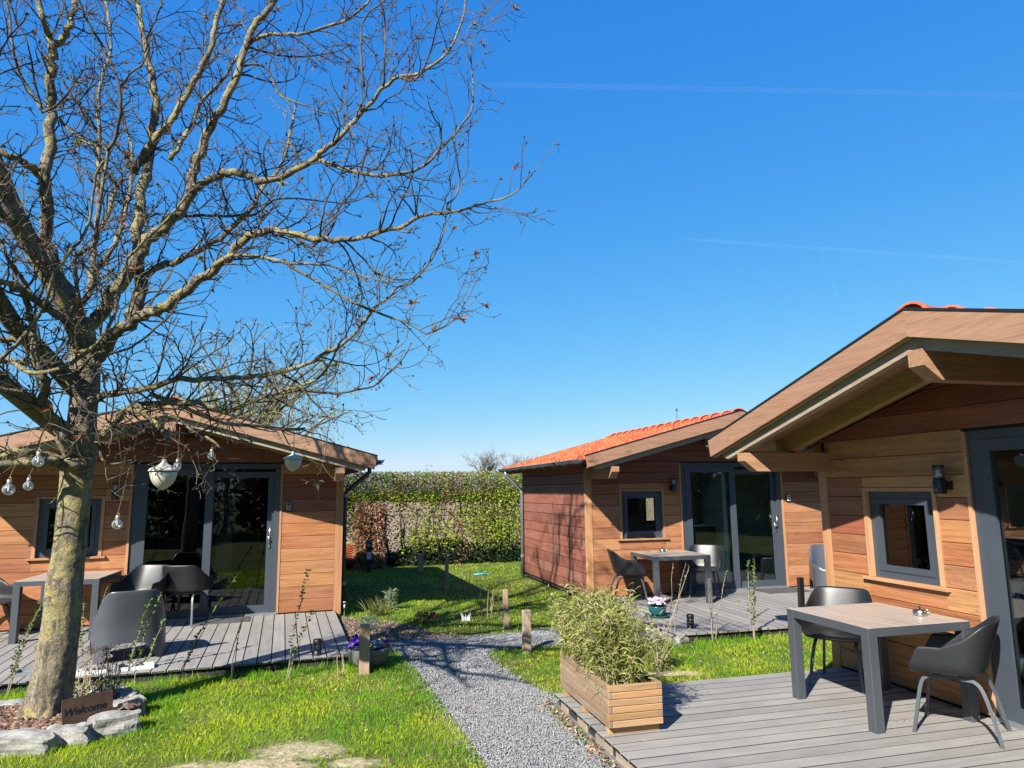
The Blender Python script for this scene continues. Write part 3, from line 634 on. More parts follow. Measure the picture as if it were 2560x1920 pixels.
# ------------------------------------------------------------------ decks
def deck(c, label, u0, u1, v0, edge):
    (x, y), a = CAB[c]; R = empty('timber_deck', (x, y, 0), a, label, 'deck', 'composite decks in front of the cabins')
    p = .141; n = int((u1-u0)/p); r = random.Random(ord(c)+5)
    for i in range(n):
        ua = u0 + i*p; j = r.uniform(-.004, .004)
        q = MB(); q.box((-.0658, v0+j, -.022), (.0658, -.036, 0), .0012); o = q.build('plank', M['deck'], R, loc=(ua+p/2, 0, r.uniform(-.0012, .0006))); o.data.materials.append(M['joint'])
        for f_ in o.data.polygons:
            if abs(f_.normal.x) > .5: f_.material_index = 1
        if r.random() < .0: o.rotation_euler.z = 0
    ul = u0 + n*p
    q = MB(); q.box((u0+.02, v0+.03, -.10), (ul-.02, v0+.075, -.024)); q.box((u0+.02, v0+.08, -.1), (u0+.065, -.02, -.024)); q.box((ul-.065, v0+.08, -.1), (ul-.02, -.02, -.024))
    for v in (-.6, -1.2, -1.8, -2.4): q.box((u0+.07, v-.025, -.1), (ul-.07, v+.025, -.026))
    q.build('joist', M['dark'], R)
    q = MB(); q.box((u0+.08, v0+.1, -.094), (ul-.08, -.02, -.090)); q.build('gap_shade_sheet', M['black'], R)  # black sheet standing in for the shade in the plank gaps
    if edge:                                                   # hollow board ends along the front edge
        q = MB()
        for i in range(n):
            for j in range(7):
                ua = u0 + i*p + .014 + j*.0166; q.box((ua, v0-.006, -.0165), (ua+.010, v0+.02, -.006))
        stuff(q.build('board_end_slots', M['black'], R))
    return R
DA = deck('A', 'grey deck in front of cabin 5 behind the big tree', -.02, 4.53, -2.95, True)
DB = deck('B', 'grey deck in front of the middle cabin with the teal flower pot', -.03, 4.53, -2.95, False)
DC = deck('C', 'near grey deck at the lower right carrying the wooden planter', .10, 4.6, -2.955, True)
for i, (ua, l) in enumerate(((.22,.16), (.62,.20), (1.0,.30), (1.38,.36), (1.82,.3))):
    q = MB(); q.box((ua, -2.94, GZ), (ua+l, -2.90, -.028), .004); q.build('support_block', M['larch'], DC)

# ------------------------------------------------------------------ tables and chairs
def table(c, u, v, rz, label, size=.925, h=.715):
    p = cw(c, u, v); R = empty('garden_table', p, CAB[c][1]+rz, label, 'table', 'garden tables by the cabins'); hs = size/2
    b = MB(); b.box((-hs+.006, -hs+.006, h-.012), (hs-.006, hs-.006, h+.001), .002); b.build('tabletop', M['ttop'], R)
    b = MB(); L = .078
    for s in (-1, 1):
        b.box((-hs+L+.001, min(s*hs, s*(hs-.04)), h-.062), (hs-L-.001, max(s*hs, s*(hs-.04)), h-.001)); b.box((min(s*hs, s*(hs-.04)), -hs+L+.001, h-.062), (max(s*hs, s*(hs-.04)), hs-L-.001, h-.001))
    b.build('apron', M['table'], R)
    for sx in (-1, 1):
        for sy in (-1, 1):
            b = MB(); x0, x1 = sorted((sx*hs, sx*(hs-L))); y0, y1 = sorted((sy*hs, sy*(hs-L))); b.box((x0, y0, 0), (x1, y1, h-.001), .003); b.build('leg', M['table'], R)
    return R
table('C', 1.254, -.635, 0, 'near table with a wood grain top on the lower right deck')
table('B', 1.13, -.62, rad(-2), 'table on the middle cabin deck with an ashtray on it')
table('A', 1.17, -.52, rad(-4), 'table partly hidden by the trunk in front of cabin 5')
def ashtray(c, u, v, label):
    R = empty('ashtray', cw(c, u, v, .717), 0, label, 'ashtray', 'metal ashtrays on the tables')
    b = MB(); b.lathe([(.048,0),(.052,.006),(.052,.040),(.046,.043),(.030,.046),(.0,.047)], 20); b.build('bowl', M['steel'], R, True)
    b = MB(); b.tube([(0,0,.046),(.0,0,.085)], .006, 8); b.build('plunger', M['black'], R, True)
    b = MB(); b.tube([(.05,0,.02),(.07,.0,.02),(.075,0,.03),(.07,0,.042),(.05,0,.040)], .004, 6); b.build('handle', M['steel'], R, True)
ashtray('C', 1.42, -.335, 'round metal ashtray on the near table')
ashtray('B', 1.12, -.42, 'round metal ashtray on the table of the middle cabin')
def sgnpow(x, p): return math.copysign(abs(x)**p, x)
def shell_mesh():
    N = 40; V = []; FC = []
    def plan(a, wx, yb, yf):                                   # a in 0..1 from front left round the back to front right
        if a < .30: t = a/.30; return (-wx, yf + (0-yf)*t)
        if a > .70: t = (a-.70)/.30; return (wx, 0 + (yf-0)*t)
        th = math.pi*(a-.30)/.40; return (-wx*sgnpow(math.cos(th), .62), yb*abs(math.sin(th))**.62)
    def top(a):
        e = abs(a-.5)*2                                        # 0 at the back, 1 at the front
        if e > .46: return .605 + .02*(1-e) - .085*max(0, (e-.86)/.14)**2
        t = max(0, min(1, (.46-e)/.30)); t = t*t*(3-2*t); return .615 + .185*t
    rings = [(.10,.0,.418),(.5,.0,.420),(.80,.0,.426),(.93,.0,.442),(.99,.02,.475),(1.0,.3,0),(1.01,.62,0),(1.03,1,0)]
    for k, (s, f, z) in enumerate(rings):
        for i in range(N+1):
            a = i/N; T = top(a); zz = z if f < .1 else .475 + (T-.475)*((f) if f >= .1 else 0)
            e = abs(a-.5)*2; lean = max(0, (zz-.5)/.3)*.088*(1 if e < .5 else max(0, 1-(e-.5)*4))
            x, y = plan(a, .272*s, -.215*s - lean, .205 + (.035 if k < 4 else .03*(1-f)))
            if k < 4: y = y if a < .3 or a > .7 else y
            V.append((x, y, zz - (.012 if k < 3 and y > .17 else 0)))
    m = N+1
    for k in range(len(rings)-1):
        for i in range(N): FC.append((k*m+i, k*m+i+1, (k+1)*m+i+1, (k+1)*m+i))
    for i in range(N//2): FC.append((i, N-i, N-i-1, i+1)) if i+1 < N-i-1 else None
    b = MB(); b.add(V, [f for f in FC if f and len(set(f)) > 2]); return b
def chair(name='garden_armchair'):
    R = empty(name); 
    s = shell_mesh().build('seat_shell', M['shell'], R, True); so_ = s.modifiers.new('thick', 'SOLIDIFY'); so_.thickness = .011; so_.offset = 0
    sb = s.modifiers.new('sub', 'SUBSURF'); sb.levels = 1; sb.render_levels = 1
    for x in (-1, 1):
        pts = [(x*.215, .245, 0), (x*.19, .205, .22), (x*.172, .180, .335), (x*.165, .15, .378), (x*.162, .10, .392), (x*.162, -.10, .392), (x*.165, -.155, .378), (x*.172, -.188, .335), (x*.19, -.225, .22), (x*.215, -.275, 0)]
        b = MB(); q = spline(pts, 3); b.tube([tuple(p) for p in q], .0165, 4, flat=(0,0,1) if False else None); o = b.build('leg_frame', M['chairleg'], R)
    b = MB(); b.box((-.165, -.09, .396), (.165, -.05, .412)); b.box((-.165, .06, .396), (.165, .10, .412)); b.box((-.08, -.05, .398), (.08, .06, .414)); b.build('seat_mount', M['black'], R)
    return R
CH0 = chair(); CH0['category'] = 'chair'; CH0['group'] = 'dark shell armchairs at the tables'
_first = [True]
def put_chair(c, u, v, facing, label):                         # facing in cabin coordinates (du, dv)
    rz = CAB[c][1] + math.atan2(facing[1], facing[0]) - math.pi/2; p = cw(c, u, v)
    if _first[0]: _first[0] = False; o = CH0; o.location = p; o.rotation_euler = (0,0,rz); o['label'] = label; return o
    return dup(CH0, None, p, rz, label)
put_chair('C', 1.83, -.49, (-.82, -.57), 'shell armchair at the near end of the near table, beside the right cabin door')
put_chair('C', .575, -.42, (.62, -.78), 'shell armchair behind the far end of the near table')
put_chair('B', .42, -.62, (.97, -.22), 'shell armchair left of the middle cabin table, behind the bamboo')
put_chair('B', 1.83, -.45, (-.62, -.78), 'shell armchair in front of the middle cabin sliding door')
put_chair('A', .22, -.42, (.85, -.52), 'shell armchair cut off by the left edge of the photograph')
put_chair('A', 1.98, -.56, (-.42, -.90), 'shell armchair at the right end of the table behind the trunk, lit backrest')
put_chair('A', 2.50, -.30, (.30, .95), 'dark shell armchair close to the glass of cabin 5, behind the lit one')
def inside(c, u, v, f, l):
    o = put_chair(c, u, v, f, l); o['group'] = 'dining chairs inside the cabins'; return o
inside('B', 3.0, 1.35, (-.9, .4), 'chair with pale shine inside the middle cabin behind the right pane'); inside('B', 3.35, 2.0, (-.3, -1), 'chair deep inside the middle cabin by the wall screen')
inside('A', 2.95, .9, (.4, -.9), 'chair inside cabin 5 behind the sliding door')

def tub_mesh():
    b = MB(); N = 64
    def outline(a):                                            # closed plan: angle -> x,y, front is +y
        th = 2*math.pi*a; x = sgnpow(math.sin(th), .68); y = sgnpow(math.cos(th), .68); return x, y
    rows = 9; idx = []
    def top(x, y):
        t = max(0, min(1, (-y-.35)/.55)); t = t*t*(3-2*t); arm = .435 + .02*(-y); fr = max(0, (y-.55)/.45)
        rd = max(0, abs(x)-.55)/.45; return (arm + (.70-.435)*t - .06*rd*rd*t)*(1-fr) + (.40 if abs(x) > .75 else .36)*fr
    def bot(x, y):
        cx = 1-min(1, abs(x)/.72) if abs(y) > .8 else 0; cy = 1-min(1, abs(y)/.62) if abs(x) > .8 else 0
        q = max(cx, cy); return .19*math.sin(min(1, q*1.6)*math.pi/2) if q > 0 else 0.0
    for k in range(rows):
        f = k/(rows-1)
        for i in range(N):
            x, y = outline(i/N); zt, zb = top(x, y), bot(x, y); z = zb + (zt-zb)*f
            wx = .335 + .03*(1-z/.7) + (.03 if y > 0 else 0)*min(1, max(0, y)); wy = .33
            lean = -.07*max(0, (z-.35)/.35) if y < 0 else 0
            b.v.append((x*wx, y*wy*(1.02-.06*f) + lean*abs(min(0, y)), z))
    for k, (s, dz) in enumerate(((.985, .012), (.93, .006), (.86, -.03))):
        for i in range(N):
            x, y = outline(i/N); zt = top(x, y); wx, wy = .335*s, .33*s*.96; lean = -.07*max(0, (zt-.35)/.35) if y < 0 else 0
            b.v.append((x*wx, y*wy + lean*abs(min(0, y)), zt+dz))
    for k, (s, z) in enumerate(((.80, .40), (.72, .335), (.5, .32), (.1, .315))):
        for i in range(N):
            x, y = outline(i/N); b.v.append((x*.335*s, y*.33*s*.97 + (.03 if y > .6 else 0), min(z + (.0 if y < .3 else .012*(y)), top(x, y)-.01)))
    R_ = rows+7
    for k in range(R_-1):
        for i in range(N): j = (i+1) % N; b.f.append((k*N+i, (k+1)*N+i, (k+1)*N+j, k*N+j))
    b.f.append(tuple((R_-1)*N+i for i in range(N))[::-1])
    return b
TUB = tub_mesh().build('tub_chair', M['tub'], None, True)
tag(TUB, 'grey moulded tub chair on the left deck, seen from behind beside the trunk', 'chair', 'grey moulded tub chairs'); TUB.location = cw('A', 2.16, -2.12); TUB.rotation_euler = (0,0,CAB['A'][1]+rad(13))
sm = TUB.modifiers.new('sub', 'SUBSURF'); sm.levels = 1; sm.render_levels = 1
T2 = dup(TUB, None, cw('B', 4.13, -.62), CAB['B'][1]+rad(158), 'grey moulded tub chair on the middle deck, half hidden behind the near cabin corner')

# ------------------------------------------------------------------ lamps, key boxes, mat, vents
def wall_lamp(c, label):
    R = empty('wall_lamp', cw(c, 1.523, -.03, 1.665), CAB[c][1], label, 'wall lamp', 'black wall lamps beside the doors')
    b = MB(); b.box((-.036, -.045, .03), (.036, .002, .098), .003); b.build('bracket', M['black'], R)
    b = MB(); b.lathe([(.046,.0),(.047,.004),(.047,.115),(.044,.119),(0,.119)], 20, (0,-.092,0)); b.build('body', M['black'], R, True)
    b = MB(); b.lathe([(.043,.12),(.043,.222)], 20, (0,-.092,0)); b.build('glass', M['clear'], R, True)
    b = MB(); b.lathe([(.018,.12),(.018,.20),(0,.202)], 10, (0,-.092,0)); b.build('light_tube', M['white'], R, True)
    b = MB()
    for k in range(14): a = 2*math.pi*k/14; b.tube([(.040*math.cos(a), -.092+.040*math.sin(a), .12), (.040*math.cos(a), -.092+.040*math.sin(a), .222)], .0016, 4)
    b.build('cage', M['zinc'], R)
    b = MB(); b.lathe([(.046,.222),(.046,.229),(0,.231)], 20, (0,-.092,0)); b.build('cap', M['black'], R, True)
    b = MB(); b.lathe([(0,-.006),(.01,-.004),(.012,0)], 10, (0,0,0)); o = b.build('sensor', M['white'], R, True); o.rotation_euler = (rad(90), 0, 0); o.location = (0, -.138, .03)
wall_lamp('C', 'black wall lamp with clear top beside the nearest window'); wall_lamp('B', 'black wall lamp between window and door of the middle cabin'); wall_lamp('A', 'black wall lamp right of the trunk on cabin 5')
def text_mesh(name, body, size, m, parent, loc, rot=(rad(90), 0, 0), ext=.001, shear=0.0, font=None):
    cu = bpy.data.curves.new(name, 'FONT'); cu.body = body; cu.size = size; cu.extrude = ext; cu.align_x = 'CENTER'; cu.shear = shear; cu.resolution_u = 3
    t = bpy.data.objects.new(name, cu); COL.objects.link(t); dg = bpy.context.evaluated_depsgraph_get(); me = bpy.data.meshes.new_from_object(t.evaluated_get(dg)); bpy.data.objects.remove(t)
    me.materials.clear(); me.materials.append(m); o = bpy.data.objects.new(name, me); COL.objects.link(o); o.parent = parent; o.location = loc; o.rotation_euler = rot; return o
def keybox(c, digit, label):
    R = empty('key_box', cw(c, 3.787, -.026, 1.472), CAB[c][1], label, 'key box', 'key boxes beside the doors')
    b = MB(); b.box((-.043, -.03, -.004), (.043, 0, .120), .004); b.build('housing', M['black'], R)
    b = MB(); b.box((-.034, -.036, .004), (.034, -.0302, .112), .003); b.build('cover', M['zinc'] if c == 'A' else M['white'], R)
    b = MB(); b.lathe([(.0,.002),(.018,.002),(.018,0)], 16, (0,0,0), 1.15, .75); o = b.build('dial', M['black'], R, True); o.location = (0, -.0365, .085); o.rotation_euler = (rad(90), 0, 0)
    text_mesh('digit', digit, .062, M['black'], R, (0.002, -.0368, .015), ext=.0006)
keybox('A', '5', 'small key box with digit 5 right of the left door'); keybox('B', '4', 'small pale key box right of the middle cabin door')
R = empty('door_mat', cw('B', 3.32, -.33, .0), CAB['B'][1], 'dark ribbed door mat in front of the middle cabin door', 'door mat')
for i in range(14):
    b = MB(); b.box((-.40, -.24+i*.034, 0), (.40, -.24+i*.034+.022, .014)); b.build('mat_rib', M['mat'], R)
R = empty('door_mat', cw('A', 2.95, -.30, .0), CAB['A'][1], 'dark ribbed door mat in front of the cabin 5 door', 'door mat')
for i in range(12):
    b = MB(); b.box((-.38, -.20+i*.034, 0), (.38, -.20+i*.034+.022, .012)); b.build('mat_rib', M['mat'], R)

# ------------------------------------------------------------------ planter with bamboo
pw = Vector((.375, .094, 0)).normalized(); plg = Vector((-pw.y, pw.x, 0)); PO = at(*zn('6', 650, 1590), 0) + pw*(-.025) + plg*(-.03)
PRZ = math.atan2(pw.y, pw.x); PWd, PLn = .42, 1.12
R = empty('wooden_planter', PO, PRZ, 'long wooden trough planter on the corner of the near deck', 'planter')
tz, tb = .048, .057
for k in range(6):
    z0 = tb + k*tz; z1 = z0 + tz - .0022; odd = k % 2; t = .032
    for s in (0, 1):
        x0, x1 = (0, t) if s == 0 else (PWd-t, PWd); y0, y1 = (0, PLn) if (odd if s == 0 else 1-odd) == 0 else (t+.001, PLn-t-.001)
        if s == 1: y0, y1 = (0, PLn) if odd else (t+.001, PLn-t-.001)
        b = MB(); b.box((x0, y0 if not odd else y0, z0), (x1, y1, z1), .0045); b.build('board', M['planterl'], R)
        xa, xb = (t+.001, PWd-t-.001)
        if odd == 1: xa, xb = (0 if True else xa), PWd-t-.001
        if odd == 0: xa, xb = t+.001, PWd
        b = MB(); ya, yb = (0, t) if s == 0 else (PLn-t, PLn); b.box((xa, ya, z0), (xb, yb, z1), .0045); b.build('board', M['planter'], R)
for y in (.05, PLn/2, PLn-.10):
    b = MB(); b.box((.012, y, 0), (PWd-.012, y+.055, tb-.001), .003); b.build('foot', M['planter'], R)
b = MB(); b.box((.034, .034, .06), (PWd-.034, PLn-.034, .265)); b.build('soil', M['soil'], R)
def leaves(n, pos, dirs, length, width, tint, name, m, parent=None, bend=.35, kind='stuff'):
    """blade or leaf strips: root, middle and tip, bent downwards"""
    pos = np.asarray(pos); dirs = np.asarray(dirs); dirs = dirs/np.linalg.norm(dirs, axis=1, keepdims=True)
    rnd = RNG.normal(size=(n, 3)); side = np.cross(dirs, rnd); side /= np.linalg.norm(side, axis=1, keepdims=True)+1e-9
    L = np.asarray(length)[:, None]; Wd = np.asarray(width)[:, None]*.5
    m1 = pos + dirs*L*.5; tip = pos + dirs*L; tip[:, 2] -= (L[:, 0]*bend*(1-np.abs(dirs[:, 2])*.6)); m1[:, 2] -= L[:, 0]*bend*.12
    V = np.stack([pos - side*Wd*.35, pos + side*Wd*.35, m1 + side*Wd, m1 - side*Wd, tip], 1).reshape(-1, 3)
    i = np.arange(n)[:, None]*5
    T = np.concatenate([i + np.array([[0, 1, 2]]), i + np.array([[0, 2, 3]]), i + np.array([[3, 2, 4]])], 0)
    o = npmesh(name, V, T, m, parent, np.repeat(np.asarray(tint), 5, 0)); return stuff(o) if kind == 'stuff' else o
def cmix(a, b, t): a, b, t = np.asarray(a), np.asarray(b), np.asarray(t)[:, None]; return a*(1-t)+b*t
def palette(cols, n): 
    cols = np.asarray(cols); k = RNG.integers(0, len(cols), n); return cols[k]*RNG.uniform(.75, 1.2, (n, 1))
BR = empty('bamboo_plant', PO + Vector((0,0,.26)), PRZ, 'bushy yellowing bamboo growing in the wooden planter', 'plant')
b = MB(); culms = []
for i in range(190):
    x, y = random.uniform(.05, PWd-.05), random.uniform(.10, PLn-.04); d = Vector((random.gauss(-.07, .17), random.gauss(.02, .20), 1)).normalized(); h = random.uniform(.40, .72) * (1.0 if random.random() < .8 else 1.12); 
    h *= .74 + .26*math.sin(math.pi*min(1, y/PLn))
    p0 = Vector((x, y, -.02)); p1 = p0 + d*h*.5; p2 = p0 + d*h + Vector((d.x, d.y, 0))*.14 - Vector((0,0,.02)); culms.append((p0, p1, p2)); b.tube([p0, p1, p2], [.0042,.0036,.0018], 4, False)
stuff(b.build('culms', M['stem'], BR))
n = 14000; P = []; Dd = []; Tn = []
for i in range(n):
    c = random.choice(culms); t = random.random()**.55*1.0; q = c[0].lerp(c[1], t*2) if t < .5 else c[1].lerp(c[2], t*2-1)
    a = random.uniform(0, 6.283); el = random.uniform(-.35, 1.5); P.append(q + Vector((random.gauss(0,.035), random.gauss(0,.035), random.gauss(0,.02)))); Dd.append((math.cos(a), math.sin(a), el)); Tn.append(t)
tc_ = palette([(.30,.32,.075), (.40,.38,.12), (.48,.42,.19), (.22,.29,.05), (.15,.22,.035), (.52,.46,.24), (.28,.34,.06)], n)
leaves(n, [tuple(p) for p in P], Dd, RNG.uniform(.05, .115, n), RNG.uniform(.006, .013, n), tc_*.95, 'bamboo_leaves', M['leaf'], BR, .42)
b = MB(); b.tube([(0,0,0),(0,0,.10),(.004,0,.17)], [.008,.008,.010], 8); b.lathe([(.014,.165),(.016,.18),(.012,.21),(.0,.215)], 8); b.box((-.02,-.005,.14),(.0,.005,.155))
o = b.build('orange_plant_stake', M['orange'], None, True, loc=at(*zn('6', 930, 1060), .22)); tag(o, 'orange plastic stake at the back of the wooden planter', 'plant stake')

# ------------------------------------------------------------------ pots and small garden lights
def post(px, py, top_px, w_, label, lean=0.0, d=.065, m='post', name='wooden_post'):
    p = at(px, py, GZ); h = tall(px, top_px, p); b = MB(); b.box((-w_/2, -d/2, -.05), (w_/2, d/2, h-GZ), .004); o = b.build(name, M[m], None, loc=p, rz=.2); o.rotation_euler.y = lean
    tag(o, label, 'post', 'wooden posts along the path and lawn'); return p, h
x_, y_ = zn('4', 862, 908); post(x_, y_, zn('4', 860, 515)[1], .105, 'wide wooden post in front of the pansy bowl')
x_, y_ = zn('E', 1975, 415); post(x_, y_, zn('E', 1965, -28)[1], .062, 'slim reddish wooden post at the far side of the gravel path', -.03)
x_, y_ = 1138*k_, 1410*k_; post(x_, y_, 1318*k_, .095, 'wooden post on the grass left of the bamboo planter')
x_, y_ = zn('3', 1697, 1345); post(x_, y_, zn('3', 1690, 1195)[1], .13, 'reddish post standing close to the hedge', 0, .1)
x_, y_ = zn('3', 1925, 1500); post(x_, y_, zn('3', 1925, 1200)[1], .062, 'thin post in the shadow of the left cabin on the back lawn')
x_, y_ = zn('G', 1545, 785); post(x_, y_, zn('G', 1515, 290)[1], .062, 'post behind the near armchair, dark upper part', .03)
def bollard(px, py, label, h=.265):
    R = empty('bollard_light', at(px, py, GZ), 0, label, 'garden light', 'small black bollard lights by the decks')
    b = MB(); b.lathe([(.046,-.03),(.046,.145),(.042,.148),(0,.148)], 16); b.build('body', M['black'], R, True)
    b = MB(); b.lathe([(.032,.148),(.032,.22)], 14); b.build('lens', M['clear'], R, True)
    b = MB(); b.lathe([(.012,.148),(.012,.19),(0,.192)], 8); b.build('light_source', M['white'], R, True)
    b = MB()
    for k in range(8): a = 2*math.pi*k/8; b.tube([(.042*math.cos(a), .042*math.sin(a), .145), (.042*math.cos(a), .042*math.sin(a), .225)], .004, 4)
    b.lathe([(.042,.180),(.045,.181),(.045,.188),(.042,.189)], 16); b.build('cage', M['black'], R)
    b = MB(); b.lathe([(.046,.222),(.047,.226),(.047,h-.01),(.040,h),(0,h+.002)], 16); b.build('cap', M['black'], R, True)
bollard(*zn('4', 485, 835), 'small bollard light at the front corner of the left deck'); bollard(*zn('6', 1340, 728), 'small bollard light in front of the middle deck')
p = at(*zn('3', 1250, 1352), GZ); R = empty('garden_bollard', p, .2, 'tall black bollard with pale panel in front of the brown clipped beech', 'bollard')
b = MB(); b.box((-.065,-.065,0),(.065,.065,.50),.006); b.box((-.065,-.065,.50),(-.045,.065,.64)); b.box((.045,-.065,.50),(.065,.065,.64)); b.box((-.045,-.05,.50),(.045,.05,.62)); b.build('body', M['black'], R)
b = MB(); b.lathe([(.075,.64),(.078,.66),(.06,.70),(0,.715)], 16); b.build('cap', M['black'], R, True)
b = MB(); b.box((-.052,-.069,.30),(.052,-.0655,.46),.001); b.build('panel', M['white'], R)
b = MB(); b.box((-.052,-.055,.585),(.052,-.0505,.61)); b.build('reflector', M['white'], R)
b = MB(); b.box((-.10,-.03,.36),(-.066,.03,.42)); b.box((.066,-.03,.36),(.10,.03,.42)); b.build('socket', M['black'], R)
# tiles
def curved_tile():
    b = MB(); n = 10; V = []
    for y, r in ((0, .17), (.40, .155)):
        for rr in (r, r-.014):
            for k in range(n+1): a = math.pi*k/n; V.append((rr*math.cos(a), y, rr*math.sin(a)*.95))
    m = n+1; F_ = []
    for k in range(n): F_ += [(k, k+1, 2*m+k+1, 2*m+k), (m+k+1, m+k, 3*m+k, 3*m+k+1), (k, m+k, m+k+1, k+1)]
    b.add(V, F_); o = b.build('roof_tile', M['tile']); d = o.data; bpy.data.objects.remove(o); return d
TM = curved_tile(); tp = at(*zn('H', 226, 1335), GZ); tp = tp + Vector((tp.x, tp.y, 0)).normalized()*.62
names = ['lowest of the stacked', 'second from the bottom of the stacked', 'third from the bottom of the stacked', 'fourth from the bottom of the stacked', 'fifth from the bottom of the stacked', 'sixth from the bottom of the stacked', 'sixth from the top of the stacked', 'fifth from the top of the stacked', 'fourth from the top of the stacked', 'third from the top of the stacked', 'second from the top of the stacked', 'topmost of the stacked']
for i in range(12):
    o = link_mesh('roof_tile', TM, None, tp + Vector((random.uniform(-.006,.006), .05+i*.005, i*.0395)), .10+random.uniform(-.03,.03)); tag(o, names[i] + ' orange roof tiles behind the left cabin', 'roof tile', 'orange roof tiles stacked behind the left cabin')
# pansy bowl
bp = at(*zn('4', 900, 850), GZ); R = empty('pansy_bowl', bp, 0, 'round grey bowl planted with purple and white pansies', 'flower bowl')
b = MB(); b.lathe([(.0,0),(.11,0),(.16,.03),(.205,.09),(.225,.17),(.232,.20),(.225,.207),(.212,.20),(.205,.17),(.0,.165)], 28); b.build('bowl', M['bowl'], R, True)
b = MB(); b.lathe([(.206,.170),(.12,.185),(0,.19)], 16); b.build('soil', M['soil'], R, True)
def flowers(n, cx, rx, ry, z0, z1, cols, R, size=.016, nm='flowers'):
    V = []; T = []; C_ = []
    for i in range(n):
        a, q = random.uniform(0, 6.28), math.sqrt(random.random()); c = Vector((cx[0]+rx*q*math.cos(a), cx[1]+ry*q*math.sin(a), random.uniform(z0, z1))); nrm = Vector((random.gauss(-.1,.4), random.gauss(-.7,.4), random.gauss(.7,.3))).normalized()
        u = nrm.orthogonal().normalized(); v = nrm.cross(u); col = np.array(random.choice(cols))*random.uniform(.8, 1.15); s = size*random.uniform(.7, 1.25)
        for k in range(5):
            an = k*2*math.pi/5; d = u*math.cos(an)+v*math.sin(an); e = nrm.cross(d); bidx = len(V); V += [c, c+d*s*.7+e*s*.55, c+d*s*1.15+nrm*s*.15, c+d*s*.7-e*s*.55]; T += [(bidx, bidx+1, bidx+2), (bidx, bidx+2, bidx+3)]; C_ += [col*.8 if k else col, col, col, col]
    return stuff(npmesh(nm, np.array([tuple(v) for v in V]), np.array(T), M['dry'], R, np.array(C_)))
flowers(60, (-.10,-.02), .11, .14, .20, .30, [(.11,.03,.36), (.16,.05,.42), (.08,.02,.25)], R, .026)
flowers(60, (.08,-.02), .13, .14, .20, .275, [(.75,.74,.68), (.72,.73,.70), (.75,.42,.02), (.11,.03,.36)], R, .018)
def herb(n, R, c, rx, ry, z0, z1, cols, L=(.03,.07), wd=(.008,.016), nm='foliage', up=.6, mat='leaf'):
    a = RNG.uniform(0, 6.283, n); q = np.sqrt(RNG.random(n)); P = np.stack([c[0]+rx*q*np.cos(a), c[1]+ry*q*np.sin(a), RNG.uniform(z0, z1, n)], 1); a2 = RNG.uniform(0, 6.283, n)
    Dd = np.stack([np.cos(a2), np.sin(a2), RNG.normal(up, .4, n)], 1); return leaves(n, P, Dd, RNG.uniform(*L, n), RNG.uniform(*wd, n), palette(cols, n), nm, M[mat], R, .3)
herb(260, R, (0,0), .2, .2, .17, .23, [(.05,.12,.03), (.07,.16,.04)])
# teal pot
tpot = at(*zn('G', 262, 632), 0.0); R = empty('teal_flower_pot', tpot + Vector((.05,.02,0)), 0, 'teal glazed pot with pink flowers at the corner of the middle deck', 'flower pot')
b = MB(); b.lathe([(0,.03),(.085,.03),(.112,.065),(.125,.135),(.129,.14),(.122,.145),(.115,.135),(0,.13)], 24); b.build('pot', M['teal'], R, True)
b = MB(); b.lathe([(0,.0),(.14,.0),(.168,.026),(.172,.030),(.163,.030),(.138,.012),(0,.012)], 26); b.build('saucer', M['teal'], R, True)
flowers(90, (0,-.01), .12, .11, .18, .25, [(.55,.40,.45), (.58,.48,.50), (.45,.26,.34), (.62,.56,.54), (.25,.10,.18)], R, .020); herb(160, R, (0,0), .09, .09, .12, .19, [(.035,.06,.03), (.06,.03,.05)])
# stake lights in the bed
def stake(px, py, top, label, lean):
    p = at(px, py, GZ); h = tall(px, top, p)-GZ; R = empty('stake_light', p, 0, label, 'garden light', 'solar stake lights in the flower bed'); R.rotation_euler = (0, lean, 0)
    b = MB(); b.tube([(0,0,-.05),(0,0,h*.45)], .007, 6); b.build('stake', M['zinc'], R); b = MB(); b.lathe([(.018,h*.45),(.024,h*.62),(.026,h*.92)], 12); b.build('tube', M['clear'], R, True); b = MB(); b.lathe([(.027,h*.92),(.028,h),(0,h+.004)], 12); b.build('cap', M['zinc'], R, True); b = MB(); b.lathe([(.013,h*.46),(.014,h*.8),(0,h*.82)], 8); b.build('diffuser', M['white'], R, True)
stake(*zn('4', 704, 452), zn('4', 707, 332)[1], 'stake light beside the corner of the left cabin', 0.0); stake(*zn('4', 1030, 668), zn('4', 1070, 525)[1], 'leaning glass stake light beside the pansy bowl', .22)
# butterfly
bp = at(*zn('4', 1672, 545), GZ); R = empty('butterfly_stake', bp, .2, 'white butterfly ornament on a stick by the gravel path', 'ornament')
b = MB(); b.tube([(0,0,-.02),(0,0,.13)], .004, 5); b.build('stick', M['cord'], R)
for s in (-1, 1):
    b = MB(); P = [(0,.13),(.03,.165),(.062,.215),(.075,.19),(.06,.15),(.062,.125),(.05,.095),(.022,.10)]; P = [(s*x, 0, z) for x, z in P]; b.prism(P if s < 0 else P[::-1], (0, -.002, 0), (0, .003, 0)); o = b.build('wing', M['white'], R); o.rotation_euler = (0, 0, s*-.35)
b = MB(); b.tube([(0,0,.09),(0,0,.15),(0,0,.18)], [.006,.008,.005], 6); b.build('insect_body', M['white'], R)
